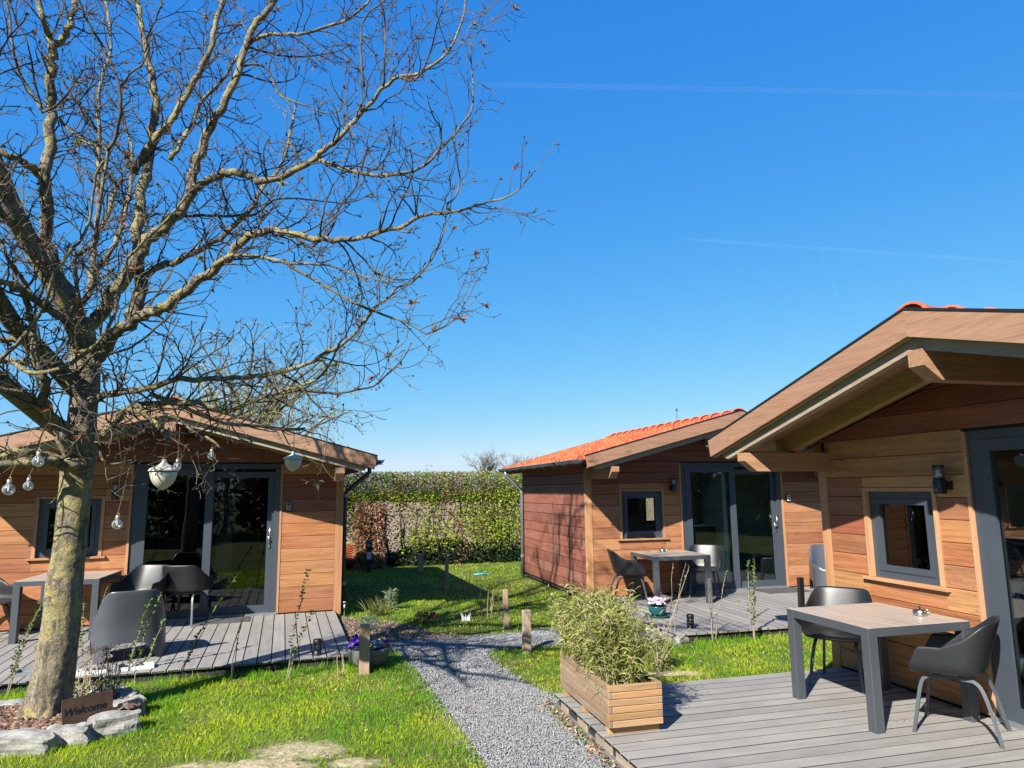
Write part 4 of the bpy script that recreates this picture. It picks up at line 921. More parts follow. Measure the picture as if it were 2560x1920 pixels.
# blue thing on the lawn
c0, c1 = at(*zn('H', 1612, 1356), GZ+.03), at(*zn('H', 1758, 1350), GZ+.03); b = MB(); b.tube([c0, c0.lerp(c1, .5)+Vector((0,0,.008)), c1], .016, 8); b.tube([c1, c1+Vector((.08,.03,.01))], [.010,.006], 6); tag(b.build('blue_toy', M['blue'], None, True), 'bright blue plastic stick lying on the back lawn', 'toy')
# string on the deck
b = MB(); q = spline([tuple(at(*zn('7', x, y), .006)) for x, y in ((1015,1290),(1045,1270),(1075,1285),(1110,1262),(1135,1285),(1120,1245),(1105,1240))], 4); b.tube([tuple(p) for p in q], .0025, 5); tag(b.build('string', M['stem'], None), 'pale bit of string on the near deck by the table leg', 'string')

# ------------------------------------------------------------------ tree ring: stones, mulch, sign, dry flowers, trays
def rock(c, sx, sy, sz, rz, seed):
    bm = bmesh.new(); bmesh.ops.create_cube(bm, size=2); bmesh.ops.subdivide_edges(bm, edges=list(bm.edges), cuts=9, use_grid_fill=True)
    off = Vector((seed*3.7, seed*1.3, seed*.9))
    for v in bm.verts:
        p = v.co.copy(); s = p.normalized()*1.25; p = p*.70 + s*.30
        p += Vector((mnoise.noise(p*1.1+off), mnoise.noise(p*1.1+off+Vector((9,0,0))), mnoise.noise(p*1.1+off+Vector((0,9,0)))))*.30
        p += p.normalized()*(mnoise.noise(p*2.6+off)*.11 + mnoise.noise(p*6+off)*.035); v.co = Vector((p.x*sx, p.y*sy, p.z*sz))
    b = MB(); bm.verts.index_update(); b.add([v.co for v in bm.verts], [[v.index for v in f.verts] for f in bm.faces]); bm.free()
    return b.build('edging_stone', M['rock'], None, False, loc=c, rz=rz)
RL = [((185,1560), .27, .12, .085, .06, 'long flat grey stone cut off by the lower left corner'), ((600,1500), .175, .10, .085, .10, 'rounded pale stone at the front of the tree ring'),
      ((985,1405), .20, .11, .10, .62, 'big dark sided stone on the right of the tree ring'), ((1095,1262), .15, .10, .09, 1.05, 'pale stone at the rightmost point of the tree ring'),
      ((1120,1185), .10, .08, .075, 1.9, 'small mossy stone at the right rear of the tree ring'), ((880,1140), .27, .09, .07, -.10, 'long curved stone at the back of the tree ring'), ((50,1265), .27, .10, .07, .12, 'flat stone left of the trunk foot')]
for i, (q, sx, sy, sz, rz, lb) in enumerate(RL):
    o = rock(at(*zn('2', *q), -.02) - Vector((0,0,.03)), sx*.86, sy*.86, sz*.92, rz, i+1); tag(o, lb, 'stone', 'edging stones round the tree')
TB = Vector((-3.69, 5.95, GZ))
ring = blob(TB.x-.06, TB.y-.02, .47, .43, .40, 28, 4); b = MB(); b.prism([(x, y, GZ-.02) for x, y in ring], (0,0,0), (0,0,.10)); struct(b.build('mulch_bed', M['bed']))
def scatter_boxes(n, fn, size, cols, name, m, z0, tilt=.5):
    V = []; T = []; C_ = []
    for i in range(n):
        x, y = fn(); L, w_, h = (random.uniform(*s) for s in size); e = Euler((random.gauss(0, tilt*.5), random.gauss(0, tilt*.5), random.uniform(0, 6.28))).to_matrix(); c = Vector((x, y, z0+random.uniform(0, .025))); b0 = len(V)
        for k in (-1, 1):
            for a, bb in ((-1,-1),(1,-1),(1,1),(-1,1)): V.append(tuple(c + e @ Vector((a*L/2*(1 if k < 0 else .8), bb*w_/2*(1 if k < 0 else .75), k*h/2))))
        T += [tuple(b0+j for j in q) for q in ((4,5,6,7),(0,1,5,4),(1,2,6,5),(2,3,7,6),(3,0,4,7))]; C_ += [np.array(random.choice(cols))*random.uniform(.6, 1.25)]*8
    return stuff(npmesh(name, np.array(V), np.array(T), m, None, np.array(C_)))
def in_poly(x, y, P):
    c = False; j = len(P)-1
    for i in range(len(P)):
        if (P[i][1] > y) != (P[j][1] > y) and x < (P[j][0]-P[i][0])*(y-P[i][1])/(P[j][1]-P[i][1])+P[i][0]: c = not c
        j = i
    return c
def rnd_in(P):
    xs = [p[0] for p in P]; ys = [p[1] for p in P]
    while True:
        x, y = random.uniform(min(xs), max(xs)), random.uniform(min(ys), max(ys))
        if in_poly(x, y, P): return x, y
mo = scatter_boxes(2600, lambda: rnd_in(ring), ((.02,.075),(.010,.026),(.004,.010)), [(.16,.085,.055),(.24,.14,.095),(.33,.22,.16),(.10,.055,.04)], 'bark_mulch', M['dry'], GZ+.084)
scatter_boxes(1500, lambda: rnd_in(BED), ((.008,.026),(.006,.016),(.003,.008)), [(.30,.23,.16),(.14,.095,.065),(.10,.065,.045),(.38,.31,.23)], 'bed_chips', M['dry'], GZ+.016)
# sign
s0, s1 = at(*zn('S', 812, 905), -.01), at(*zn('S', 1490, 740), -.01); sd = (s1-s0); sL = sd.length; srz = math.atan2(sd.y, sd.x)
R = empty('welcome_sign', s0, srz, 'rusty brown welcome sign leaning between the stones and the trunk', 'sign'); R.rotation_euler = (rad(-12), 0, srz)
b = MB(); b.box((0, 0, -.03), (sL, .006, .175), .001); b.build('plate', M['shaded_rust'], R)
R2 = text_mesh('lettering', 'Welcome', .080, M['black'], R, (sL*.43, -.0006, .050), ext=.0012, shear=.35)
# dry sedum heads behind the sign
dp = at(*zn('2', 810, 1180), -.01); R = empty('dried_sedum', dp, 0, 'dried brown flower stalks standing behind the welcome sign', 'plant'); b = MB(); hd_ = []
for i in range(34):
    x, y = random.gauss(0,.17), random.gauss(0,.07); t = Vector((x+random.gauss(0,.05), y+random.gauss(0,.03), random.uniform(.22, .46))); b.tube([(x,y,0), Vector((x,y,0)).lerp(t,.5)+Vector((.005,0,0)), t], [.003,.003,.002], 4, False); hd_.append(t)
stuff(b.build('stalks', M['stem'], R)); n = 34*36; P = np.array([tuple(hd_[i//36] + Vector((random.gauss(0,.022), random.gauss(0,.022), random.gauss(0,.010)))) for i in range(n)])
leaves(n, P, RNG.normal(size=(n,3))+np.array([0,0,.6]), RNG.uniform(.008,.022,n), RNG.uniform(.004,.009,n), palette([(.12,.07,.05),(.17,.10,.07),(.07,.05,.04)], n), 'seed_heads', M['dry'], R, 0)
herb(150, R, (0,0), .26, .09, .0, .10, [(.30,.24,.10),(.40,.32,.15),(.15,.10,.06),(.13,.16,.05)], (.05,.11), (.008,.02), 'dry_leaves')
# narrow trays on the deck edge
def tray(q0, q1, dpt, m, label, fill):
    a, c = at(*zn('2', *q0), .0), at(*zn('2', *q1), .0); d = c-a; R = empty('plant_tray', a, math.atan2(d.y, d.x), label, 'tray'); L = d.length
    b = MB(); h = .035; b.box((0,0,.001),(L,dpt,.006)); b.box((0,0,.006),(L,.012,h)); b.box((0,dpt-.012,.006),(L,dpt,h)); b.box((0,.012,.006),(.012,dpt-.012,h)); b.box((L-.012,.012,.006),(L,dpt-.012,h)); b.build('rim', m, R)
    if fill:
        for i in range(9):
            o = rock(Vector((random.uniform(.05,L-.05), random.uniform(.03,dpt-.03), .03)), random.uniform(.02,.05), random.uniform(.02,.035), random.uniform(.015,.03), random.uniform(0,3), 30+i); o.name = 'pebble'; o.parent = R
tray((650,1005), (1330,935), .15, M['white'], 'long pale tray on the edge of the left deck behind the dry stalks', True)
tray((90,1015), (290,1000), .20, M['zinc'], 'grey metal tray on the left deck edge left of the trunk', False)

# ------------------------------------------------------------------ saplings: thin budding stems along the lawn edges
SAP = [('2',(60,1180),(375,350),2,1),('2',(1145,1040),(1390,290),2,1),('2',(1240,990),(1410,520),1,1),('2',(1520,1100),(2060,110),1,1),('2',(745,905),(925,240),1,1),('2',(690,900),(725,360),1,1),('2',(2000,1040),(2180,180),2,0),
       ('4',(240,960),(415,85),1,1),('4',(250,950),(450,410),1,1),('4',(690,930),(700,700),3,0),('3',(1125,1655),(1165,1460),1,1),('4',(790,385),(822,195),1,1),
       ('E',(1525,60),(1530,-330),2,0),('E',(1645,60),(1650,-290),1,0),('E',(1700,250),(1690,-150),3,0),('E',(1800,300),(1830,-40),4,0),('E',(1885,270),(1900,-200),2,0),
       ('G',(400,840),(425,165),1,0),('G',(430,840),(535,160),1,0),('G',(300,1110),(565,190),1,0),('G',(770,855),(725,300),1,0),('G',(775,850),(740,310),1,0),('G',(790,840),(885,235),1,0),('G',(1090,730),(1070,150),1,1),('G',(1130,840),(1125,90),2,1),('G',(1650,480),(1610,120),1,0),('G',(1720,380),(1665,190),1,0)]
LB = ['leafy young stem left of the trunk foot, tied upright','budding stem in front of the tub chair, tallest there','short budding stem in front of the tub chair','long slanting stem on the grass before the left deck','stem right of the trunk with small green leaves','thin faint stem close to the right edge of the trunk','dark knobbly dry stem before the door of cabin 5','tall thin stem before the right boards of cabin 5','short thin stem before the front of the left deck','cluster of pale thin stalks left of the pansy bowl','small leafy stem at the corner of the left cabin','leafy stem in the bed by the left cabin corner','pale stalks on the back lawn, leftmost','single leafy twig on the back lawn','thin stalk cluster on the back lawn middle','dense stalk cluster near the slim reddish post','knobbly stalks just left of the slim reddish post','straight budding stem before the middle table leg','slanting budding stem under the middle table','lowest slanting budding stem rising from the planter corner','bare twig right of the small bollard light','second bare twig right of the small bollard light','slanting twig before the middle cabin door with a tuft on top','light green leafy stem, short, before the middle deck','taller green leafy stems before the middle deck','thin dark stem before the tub chair of the middle deck','short dark stem before the tub chair of the middle deck']
for (z, q0, q1, cnt, leafy), lb in zip(SAP, LB):
    x0, y0 = zn(z, *q0); x1, y1 = zn(z, *q1); p = at(x0, y0, GZ); top = aty(x1, y1, p.y) - p
    R = empty('sapling', p, 0, lb, 'sapling', 'young stems planted along the lawn edges'); b = MB(); LP = []; LD = []
    for k in range(cnt):
        off = Vector((random.gauss(0,.03), random.gauss(0,.03), 0))*(k > 0); t2 = top*(1-.18*k*random.random()) + off*1.5
        pts = [off + Vector((0,0,-.02))] + [off.lerp(t2, f) + Vector((random.gauss(0,.007), random.gauss(0,.007), 0)) - Vector((top.x, top.y, 0))*.10*math.sin(math.pi*f) for f in (.2,.4,.6,.8)] + [t2]
        dist = p.length/8; b.tube(pts, [.0052*dist**.5, .0047*dist**.5, .0042*dist**.5, .0037*dist**.5, .003, .002], 5, False)
        for f in np.linspace(.22 if leafy else .3, 1, int(top.length*(26 if leafy else 14))):
            q = Vector(pts[min(4, int(f*5))]).lerp(Vector(pts[min(5, int(f*5)+1)]), f*5-min(4, int(f*5)) if f < 1 else 1)
            for _ in range(3 if leafy else 1): LP.append(tuple(q)); a = random.uniform(0, 6.28); LD.append((math.cos(a), math.sin(a), random.uniform(.2, 1)))
    dark = 'dark' in lb or 'knobbly' in lb; b.build('stem', M['darkstem' if dark else 'stem'], R)
    n = len(LP); leaves(n, LP, LD, RNG.uniform(.026,.05,n)*(1 if leafy else .6), RNG.uniform(.016,.028,n)*(1 if leafy else .8), palette([(.10,.17,.03),(.14,.22,.045),(.08,.14,.03)] if leafy else ([(.07,.05,.035)] if dark else [(.30,.26,.14),(.25,.24,.10)]), n), 'leaves', M['leaf'], R, .1)
# small plants in the bed and by the planter
def shrub(px, z, label, n, rx, ry, h, cols, L, wd, cat='plant', up=.6, pz=GZ):
    p = at(*zn(z, *px), pz); R = empty('small_plant', p, 0, label, cat); herb(n, R, (0,0), rx, ry, .0, h, cols, L, wd, 'foliage', up); return R
shrub((900,575), '4', 'grey green lavender tuft behind the wide post', 420, .13, .11, .20, [(.20,.24,.18),(.26,.30,.24),(.14,.18,.12)], (.04,.09), (.006,.012))
shrub((960,445), '4', 'tuft of long thin grass in the flower bed', 160, .14, .10, .05, [(.10,.15,.03),(.16,.18,.05),(.28,.26,.12)], (.18,.36), (.006,.010), up=1.6)
R = shrub((1075,400), '4', 'small upright silvery shrub at the back of the flower bed', 240, .09, .08, .30, [(.24,.30,.18),(.16,.24,.10),(.30,.34,.24)], (.05,.10), (.012,.022))
R = shrub((1355,520), '4', 'dark green plant with red flowers beside the bed', 300, .16, .11, .16, [(.035,.07,.02),(.06,.10,.02),(.16,.15,.03)], (.03,.06), (.012,.022)); flowers(26, (.09,0), .04, .05, .08, .17, [(.42,.02,.07),(.5,.04,.10)], R, .018)
R = shrub((295,1095), 'G', 'pale twiggy shrub growing right of the wooden planter', 300, .13, .12, .36, [(.16,.20,.06),(.30,.29,.12),(.22,.24,.08)], (.04,.09), (.010,.018))
b = MB()
for i in range(12): d = Vector((random.gauss(0,.35), random.gauss(0,.3), 1)); b.tube([(0,0,0), d*.2+Vector((0,0,.0)), d*.40+Vector((random.gauss(0,.04),0,.03))], [.007,.005,.002], 5, False)
stuff(b.build('twigs', M['stem'], R))
R = shrub((2150/1.0,150), 'E', 'small bare bush right of the slim reddish post', 130, .10, .09, .20, [(.16,.12,.07),(.12,.14,.05)], (.02,.04), (.008,.014))

# ------------------------------------------------------------------ walnut tree
TY = 5.95
def nat(z, pts): return [zn(z, *p) for p in pts]
LIMBS = []                                                     # (pixel points, radius start px, radius end px, depth offset start, end, twig density)
def limb(pts, r0, r1, d0, d1, dens=1.0): LIMBS.append((pts, r0, r1, d0, d1, dens))
TR = [(118,1800),(124,1745),(135,1685),(151,1574),(162,1458),(170,1400),(178,1336),(188,1220),(196,1160),(205,1100),(206,1047),(211,989),(213,943),(209,856),(203,800)]
TRr = [78, 58, 53, 48.5, 46, 43, 42, 41, 45, 40, 38, 38.5, 39.5, 34, 33]
limb(nat('T2', [(700,1150),(630,1000),(560,830),(450,660),(415,500),(400,250),(390,0)]) + nat('T1', [(400,1450),(415,1200),(435,900),(450,650),(460,480),(475,370)]), 24, 14, 0, -.2, .9)
limb(nat('T1', [(470,390),(420,300),(385,180),(345,80),(300,-80)]), 12, 9, -.2, -.4); limb(nat('T1', [(480,380),(540,330),(600,230),(640,100),(655,-80)]), 12, 9, -.2, .1)
limb(nat('T2', [(450,680),(380,610),(300,540),(200,420),(80,260),(-60,90)]), 14, 11, -.05, -.9)
limb(nat('T2', [(640,1180),(540,1090),(450,1030),(380,985),(300,920),(200,860),(80,810),(-60,740)]), 14, 9, -.1, -1.1)
limb(nat('T2', [(290,920),(220,800),(150,690),(70,590),(10,440),(-40,350)]), 8, 5, -.5, -.9)
limb(nat('T2', [(700,1180),(790,1120),(880,1010),(990,870),(1110,710),(1190,560),(1290,430),(1400,320),(1530,180),(1650,0)]) + nat('T1', [(1690,1450),(1750,1230),(1850,1000),(1990,780),(2080,550),(2140,330)]) + nat('T3', [(130,150),(200,80),(280,-30)]), 22, 8, .1, .5)
limb(nat('T1', [(1640,1659),(1800,1560),(1930,1500),(2080,1510),(2212,1550)]) + nat('T3', [(130,1345),(250,1330),(400,1270),(530,1190),(620,1110),(720,1040),(800,950),(870,870),(980,740),(1060,650),(1180,570),(1330,540),(1450,470),(1560,350),(1620,220),(1660,80),(1672,-20)]), 12.5, 2.2, .35, -.7, 1.2)
limb(nat('T3', [(560,1175),(700,1230),(870,1280),(1050,1300),(1230,1280),(1370,1220),(1480,1110),(1560,1030),(1640,930),(1710,830),(1730,680),(1715,480),(1700,300),(1680,240),(1720,180)]), 7, 1.2, 0, -.5, 1.1)
limb(nat('T3', [(920,640),(900,480),(895,330),(900,200),(940,110),(1020,40),(1100,-20)]), 4.5, 2, -.3, -.2); limb(nat('T3', [(1060,640),(1070,450),(1072,200),(1065,90),(1040,0)]), 4, 2, -.4, -.6)
limb(nat('T3', [(1180,570),(1300,590),(1400,400),(1430,300),(1470,150),(1530,0)]), 3.5, 1.6, -.4, -.8); limb(nat('T3', [(1480,1100),(1490,960),(1430,860),(1390,730)]), 3, 1.3, -.3, -.5)
limb(nat('T3', [(20,370),(100,300),(200,260),(330,250),(480,245),(600,210),(760,160),(870,90),(960,0)]), 6, 3.5, .5, .2, 1.2)
limb(nat('T3', [(30,350),(130,370),(250,400),(370,420),(560,410),(720,380),(800,340)]), 4.5, 1.5, .5, .9); limb(nat('T3', [(0,550),(100,570),(250,610),(400,580),(440,500)]), 4, 1.5, .4, .7)
limb(nat('T3', [(20,490),(120,475),(210,530),(250,620),(290,700),(400,750),(530,800),(620,835),(740,820),(750,750)]), 4.2, 1.5, .4, .0)
limb(nat('T2', [(1130,1080),(1190,950),(1205,850),(1195,600),(1190,400),(1215,150),(1222,0)]) + nat('T1', [(1250,1550),(1280,1400),(1300,1200),(1330,1000),(1340,850),(1320,700),(1280,500),(1240,330),(1210,150),(1195,-40)]), 20, 8, .2, .9)
limb(nat('T1', [(1150,1500),(1280,1280),(1400,1140),(1520,1000),(1620,820),(1720,620),(1820,430),(1860,250),(1925,-30)]), 12, 7, .6, .6); limb(nat('T1', [(1470,1380),(1560,1230),(1650,1080),(1720,900),(1850,770),(1960,640),(2050,480)]), 8, 4, .6, 1.1)
limb(nat('T2', [(690,980),(770,850),(795,700),(830,400),(880,300),(950,150),(990,0)]) + nat('T1', [(1010,1620),(1080,1540)]), 10, 6, .3, 1.2); limb(nat('T2', [(800,660),(830,300),(850,100)]) + nat('T1', [(850,1659),(855,1400),(855,1200),(850,1000),(860,800),(900,600),(950,480),(960,300),(930,80),(900,-40)]), 7, 4, .5, 1.4)
limb(nat('T2', [(790,850),(850,660),(960,500),(1040,340),(1085,180),(1110,40)]) + nat('T1', [(1130,1550),(1130,1250),(1060,1000),(1050,780)]), 9, 3, .5, 1.5)
limb(nat('T2', [(800,1500),(880,1380),(980,1250),(1120,1130),(1250,1060),(1400,990),(1560,880),(1720,750),(1900,620),(2050,470),(2150,370)]) + nat('T4', [(190,195),(330,172),(470,182),(560,210),(760,235),(950,240),(1100,215),(1230,175),(1380,140),(1480,80),(1600,40),(1760,30)]) + nat('T3', [(1700,1540),(1830,1495),(1980,1460),(2080,1390),(2140,1290)]), 20, 1.2, -.1, -1.3, 1.3)
limb(nat('T4', [(540,195),(570,240),(640,298),(720,265),(800,200),(850,90),(880,0)]) + nat('T3', [(850,1400),(880,1300)]), 4.2, 2, -.6, -.7); limb(nat('T3', [(1560,1560),(1530,1520),(1600,1450),(1630,1330),(1610,1200),(1590,1050),(1600,950)]), 3, 1.2, -1.1, -1.3); limb(nat('T3', [(1290,1590),(1230,1500),(1160,1440),(1110,1410)]), 2.5, 1.1, -1, -1.1)
limb(nat('T2', [(1270,720),(1400,630),(1550,590),(1750,480),(1900,400),(2100,220),(2200,110)]) + nat('T3', [(118,1480),(200,1350),(300,1230),(350,1080),(390,900),(412,780)]), 11, 3, .3, .9, 1.2)
limb(nat('T2', [(1480,215),(1600,205),(1800,205),(2000,210),(2212,190)]) + nat('T3', [(250,1480),(420,1470),(700,1500),(850,1490),(960,1440)]), 5, 1.6, .4, .8); limb(nat('T2', [(1900,290),(1980,360),(2150,370),(2212,300)]), 4, 3, .4, .5)
limb(nat('T2', [(1850,640),(1935,577)]) + nat('T4', [(100,365),(300,380),(480,420),(650,430),(800,440),(950,490),(1100,530),(1290,570)]), 7, 1.3, -.6, -1.0); limb(nat('T4', [(470,415),(620,520),(780,600),(940,700),(1100,770),(1250,830),(1400,880),(1490,935),(1550,965),(1600,950),(1720,900),(1800,830),(1842,735)]), 5, 1.1, -.8, -1.4, 1.2)
limb([(225,1000),(290,985),(360,972),(450,952)] + nat('T4', [(0,1310),(200,1295),(330,1275),(480,1245),(650,1195),(760,1130),(870,1060),(980,980),(1080,870),(1160,760),(1260,690),(1330,610),(1450,570),(1560,440),(1640,310),(1690,170),(1712,-20)]), 11, 1.3, -.2, -1.1, 1.2)
limb(nat('T4', [(0,1570),(150,1515),(300,1450),(480,1400),(620,1360),(750,1290),(840,1150),(880,1060)]), 7, 2.5, -.3, -.8); limb(nat('T4', [(540,1395),(700,1405),(850,1425),(1000,1400),(1150,1365),(1270,1260),(1380,1150),(1430,1050)]), 4.5, 1.2, -.6, -1.0, 1.2); limb(nat('T4', [(430,1270),(560,1340),(640,1440),(740,1540),(840,1640)]), 4, 1.5, -.5, -.9); limb(nat('T4', [(380,1450),(520,1530),(650,1580),(780,1600)]), 3.5, 1.3, -.4, -.6); limb(nat('T4', [(960,1010),(1100,1050),(1200,1100),(1320,1160)]), 2.5, 1, -.9, -1.2)
limb([(232,1118),(260,1084),(289,1055),(312,1024),(347,1012),(420,1005),(500,1010)] + nat('T4', [(0,1560)]), 12, 7, -.15, -.3)
limb([(300,1040),(318,1020),(370,1038),(391,1061),(411,1084),(428,1099)], 8, 6, -.3, -.5); limb([(325,1015),(420,1035),(480,1075),(530,1100),(545,1115),(560,1125)], 6, 3, -.2, -.5); limb([(380,985),(440,1010),(560,1058),(640,1065),(700,1072),(760,1072)], 7, 4, .0, 1.9)
limb([(247,1108),(250,1130),(258,1150),(275,1160),(300,1158),(330,1150)], 5, 2, -.2, -.5); limb([(262,1160),(268,1200),(278,1225),(300,1242)], 2, 1, -.3, -.4); limb([(230,1105),(330,1110),(380,1095),(420,1075)], 3, 1.5, -.5, -.6)
limb([(200,1168),(172,1162),(139,1155),(116,1152),(70,1158),(25,1160),(-25,1160)], 16, 12, -.2, -.7); limb([(160,1150),(116,1136),(60,1132),(30,1133),(-20,1150)], 11, 9, -.2, -.5, .6)
limb([(180,1135),(160,1096),(136,1055),(116,1026),(113,990),(116,960)] + nat('T2', [(370,1600),(320,1400),(280,1200),(240,1000),(200,870),(120,760)]), 19, 8, -.25, -.8); limb(nat('T2', [(-40,1450),(100,1450),(250,1460),(370,1440),(430,1500),(480,1560),(560,1640)]), 10, 6, -.6, -.3); limb(nat('T2', [(-40,1270),(100,1280),(230,1290),(310,1330)]), 11, 8, -.6, -.4)
limb([(116,1030),(92,1015),(75,990),(55,980),(0,970),(-20,968)], 9, 4, -.4, -.8)
limb(nat('T2', [(-60,1500),(0,1455),(130,1320),(280,1150),(400,920),(470,720),(570,560),(700,400),(770,250),(810,0)]) + nat('T1', [(830,1500),(900,1390)]), 7, 3.5, -1.3, -1.5, .5); limb(nat('T2', [(100,1470),(250,1560),(450,1550),(620,1480),(750,1390),(870,1270),(960,1120),(1030,900),(1080,700),(1110,570),(1250,430),(1450,230),(1640,0)]), 7.5, 3, -1.0, -1.3, .5)
limb(nat('T2', [(540,1600),(650,1590),(740,1480),(840,1390),(1000,1390),(1180,1310),(1330,1190),(1500,1030),(1580,830)]), 5, 2, -.9, -1.2, .6); limb(nat('T2', [(860,1350),(880,1150),(890,950),(850,780),(845,550)]), 3.5, 2, -.9, -1.0, .5)
limb(nat('T1', [(930,1300),(1000,1180),(1035,1020),(1040,860),(1030,740),(980,600),(900,420),(820,280),(730,130),(680,-30)]), 5.5, 3.5, -.6, -.9); limb(nat('T1', [(1040,750),(1120,640),(1230,550),(1280,420),(1270,330),(1340,180),(1395,40)]), 4, 2, -.7, -.8); limb(nat('T2', [(700,1000),(640,600),(760,480),(820,400)]) + nat('T1', [(920,1400),(935,1290)]), 6, 5, -.2, -.6)
limb(nat('T1', [(380,1570),(280,1460),(150,1380),(-40,1310)]), 13, 11, -.1, -.5); limb(nat('T1', [(360,950),(250,780),(150,580),(110,400),(80,150),(40,-30)]), 6, 4, -.1, -.4); limb(nat('T1', [(370,980),(300,700),(250,420),(170,220),(60,0)]), 4, 2, -.2, -.7); limb(nat('T1', [(370,960),(460,930),(560,830),(660,690),(730,590),(740,500)]), 4, 1.5, -.3, -.6); limb(nat('T1', [(430,970),(640,910),(740,800),(810,690)]), 3, 1.3, -.3, -.7)
limb(nat('T1', [(480,1000),(600,1120),(720,1220),(830,1250),(930,1300)]), 6, 4, .1, -.4); limb(nat('T1', [(500,900),(650,850),(760,1000),(850,1150),(930,1280)]), 5, 2.5, .3, .1); limb(nat('T1', [(540,680),(600,800),(680,900),(740,1020),(820,1120)]), 4, 2.5, .5, .8)
def limb3d(pts, d0, d1, r0, r1):
    n = len(pts); out = []; L = [0]
    for i in range(1, n): L.append(L[-1] + math.hypot(pts[i][0]-pts[i-1][0], pts[i][1]-pts[i-1][1]))
    for (x, y), l in zip(pts, L):
        t = l/max(1e-6, L[-1]); Y = TY + d0 + (d1-d0)*t + .10*math.sin(7*t + x*.01)*(1-abs(2*t-1)); p = aty(x, y, Y); out.append((p.x, p.y, p.z, (r0 + (r1-r0)*t**.8)*p.y/F/math.sqrt(1+((x-1280)**2+(y-960)**2*.5)/F**2)))
    return out
WT = empty('walnut_tree', TB, 0, 'big leafless walnut tree with lichen on the bark in the left foreground', 'tree')
tp_ = []
for (x, y), r in zip(TR, TRr): p = aty(x, y, TY); tp_.append((p.x, p.y, p.z, r*p.y/F/math.sqrt(1+((x-1280)/F)**2)))
q = spline(tp_, 12); NT_ = 72; b = MB(); b.tube([Vector(p[:3])-TB for p in q], [p[3] for p in q], NT_)
for i, v in enumerate(b.v):
    p = Vector(v); k = min(i//NT_, len(q)-1); cx = Vector(q[k][:3])-TB; d = Vector((p.x-cx.x, p.y-cx.y, 0)); a = math.atan2(d.y, d.x); fl = max(0, 1-(p.z)/.45)
    s = 1 + .035*mnoise.noise(Vector((math.cos(a)*1.5, math.sin(a)*1.5, p.z*2.2))) + .030*mnoise.noise(p*14) + .034*abs(mnoise.noise(Vector((p.x*22, p.y*22, p.z*9)))) + .020*mnoise.noise(p*48) + fl*fl*.20*math.sin(a*5+1) ; b.v[i] = (cx.x + d.x*s, cx.y + d.y*s, p.z)
b.build('trunk', M['bark'], WT, True)
tw = MB(); TIPS = []; rt = random.Random(5)
def grow(p, d, L, r, lev):
    n = max(3, int(L/.055)); pts = [p]; q = p.copy(); d = d.normalized(); up = Vector((0,0,1)); kids_ = []
    for i in range(n):
        d = (d + Vector((rt.gauss(0,.20), rt.gauss(0,.20), rt.gauss(0,.20))) + up*(.05 if lev < 2 else .02)).normalized(); q = q + d*L/n; pts.append(q.copy())
        if lev < 3 and i >= (1 if lev > 1 else 2) and rt.random() < (.60 if lev == 1 else .5): kids_.append((q.copy(), d.copy(), 1-i/n))
    tw.tube(pts, [max(.0020, r*(1-.62*i/n)) for i in range(n+1)], 5 if lev == 1 else (4 if lev == 2 else 3), False)
    for (c, dd, f) in kids_:
        s = dd.orthogonal().normalized(); s.rotate(Matrix.Rotation(rt.uniform(0, 6.283), 3, dd)); nd = (dd*.75 + s*.85); grow(c, nd, L*rt.uniform(.28,.6)*(.5+.5*f) if lev == 1 else rt.uniform(.03,.10), r*.62, lev+1)
    if lev <= 2 or rt.random() < .35: TIPS.append((q.copy(), d.copy(), lev))
OVER = [([(-3.72,5.9,2.2),(-4.10,5.2,2.75),(-4.0,4.5,3.2),(-3.8,3.7,3.7),(-3.6,2.9,4.3)], .080, .03), ([(-3.72,5.9,2.6),(-3.98,5.0,3.4),(-3.65,4.1,4.0),(-3.1,3.1,4.7),(-2.5,2.2,5.4)], .075, .025),
        ([(-3.74,5.9,3.0),(-4.0,5.1,4.2),(-3.6,4.1,5.1),(-2.7,2.9,5.9),(-1.7,1.7,6.4)], .065, .02),
        ([(-4.1,5.0,3.2),(-4.1,4.4,4.0),(-4.3,3.2,4.9),(-4.4,2.0,5.6)], .05, .018), ([(-3.78,5.9,3.2),(-4.25,5.3,4.6),(-4.0,4.6,5.8),(-3.3,3.9,6.9)], .06, .018),
        ([(-3.7,3.4,3.9),(-3.2,2.9,3.9),(-2.7,2.3,4.1)], .04, .015), ([(-3.65,4.1,4.0),(-3.3,3.3,3.75),(-3.0,2.6,3.7)], .04, .015)]   # the crown also reaches over the photographer's side
ALLL = [(limb3d(p_, a_, b_, c_, d_), e_, c_) for (p_, c_, d_, a_, b_, e_) in LIMBS] + [([(*p_, r_a + (r_b-r_a)*i_/(len(P_)-1)) for i_, p_ in enumerate(P_)], .8, 15) for P_, r_a, r_b in OVER]
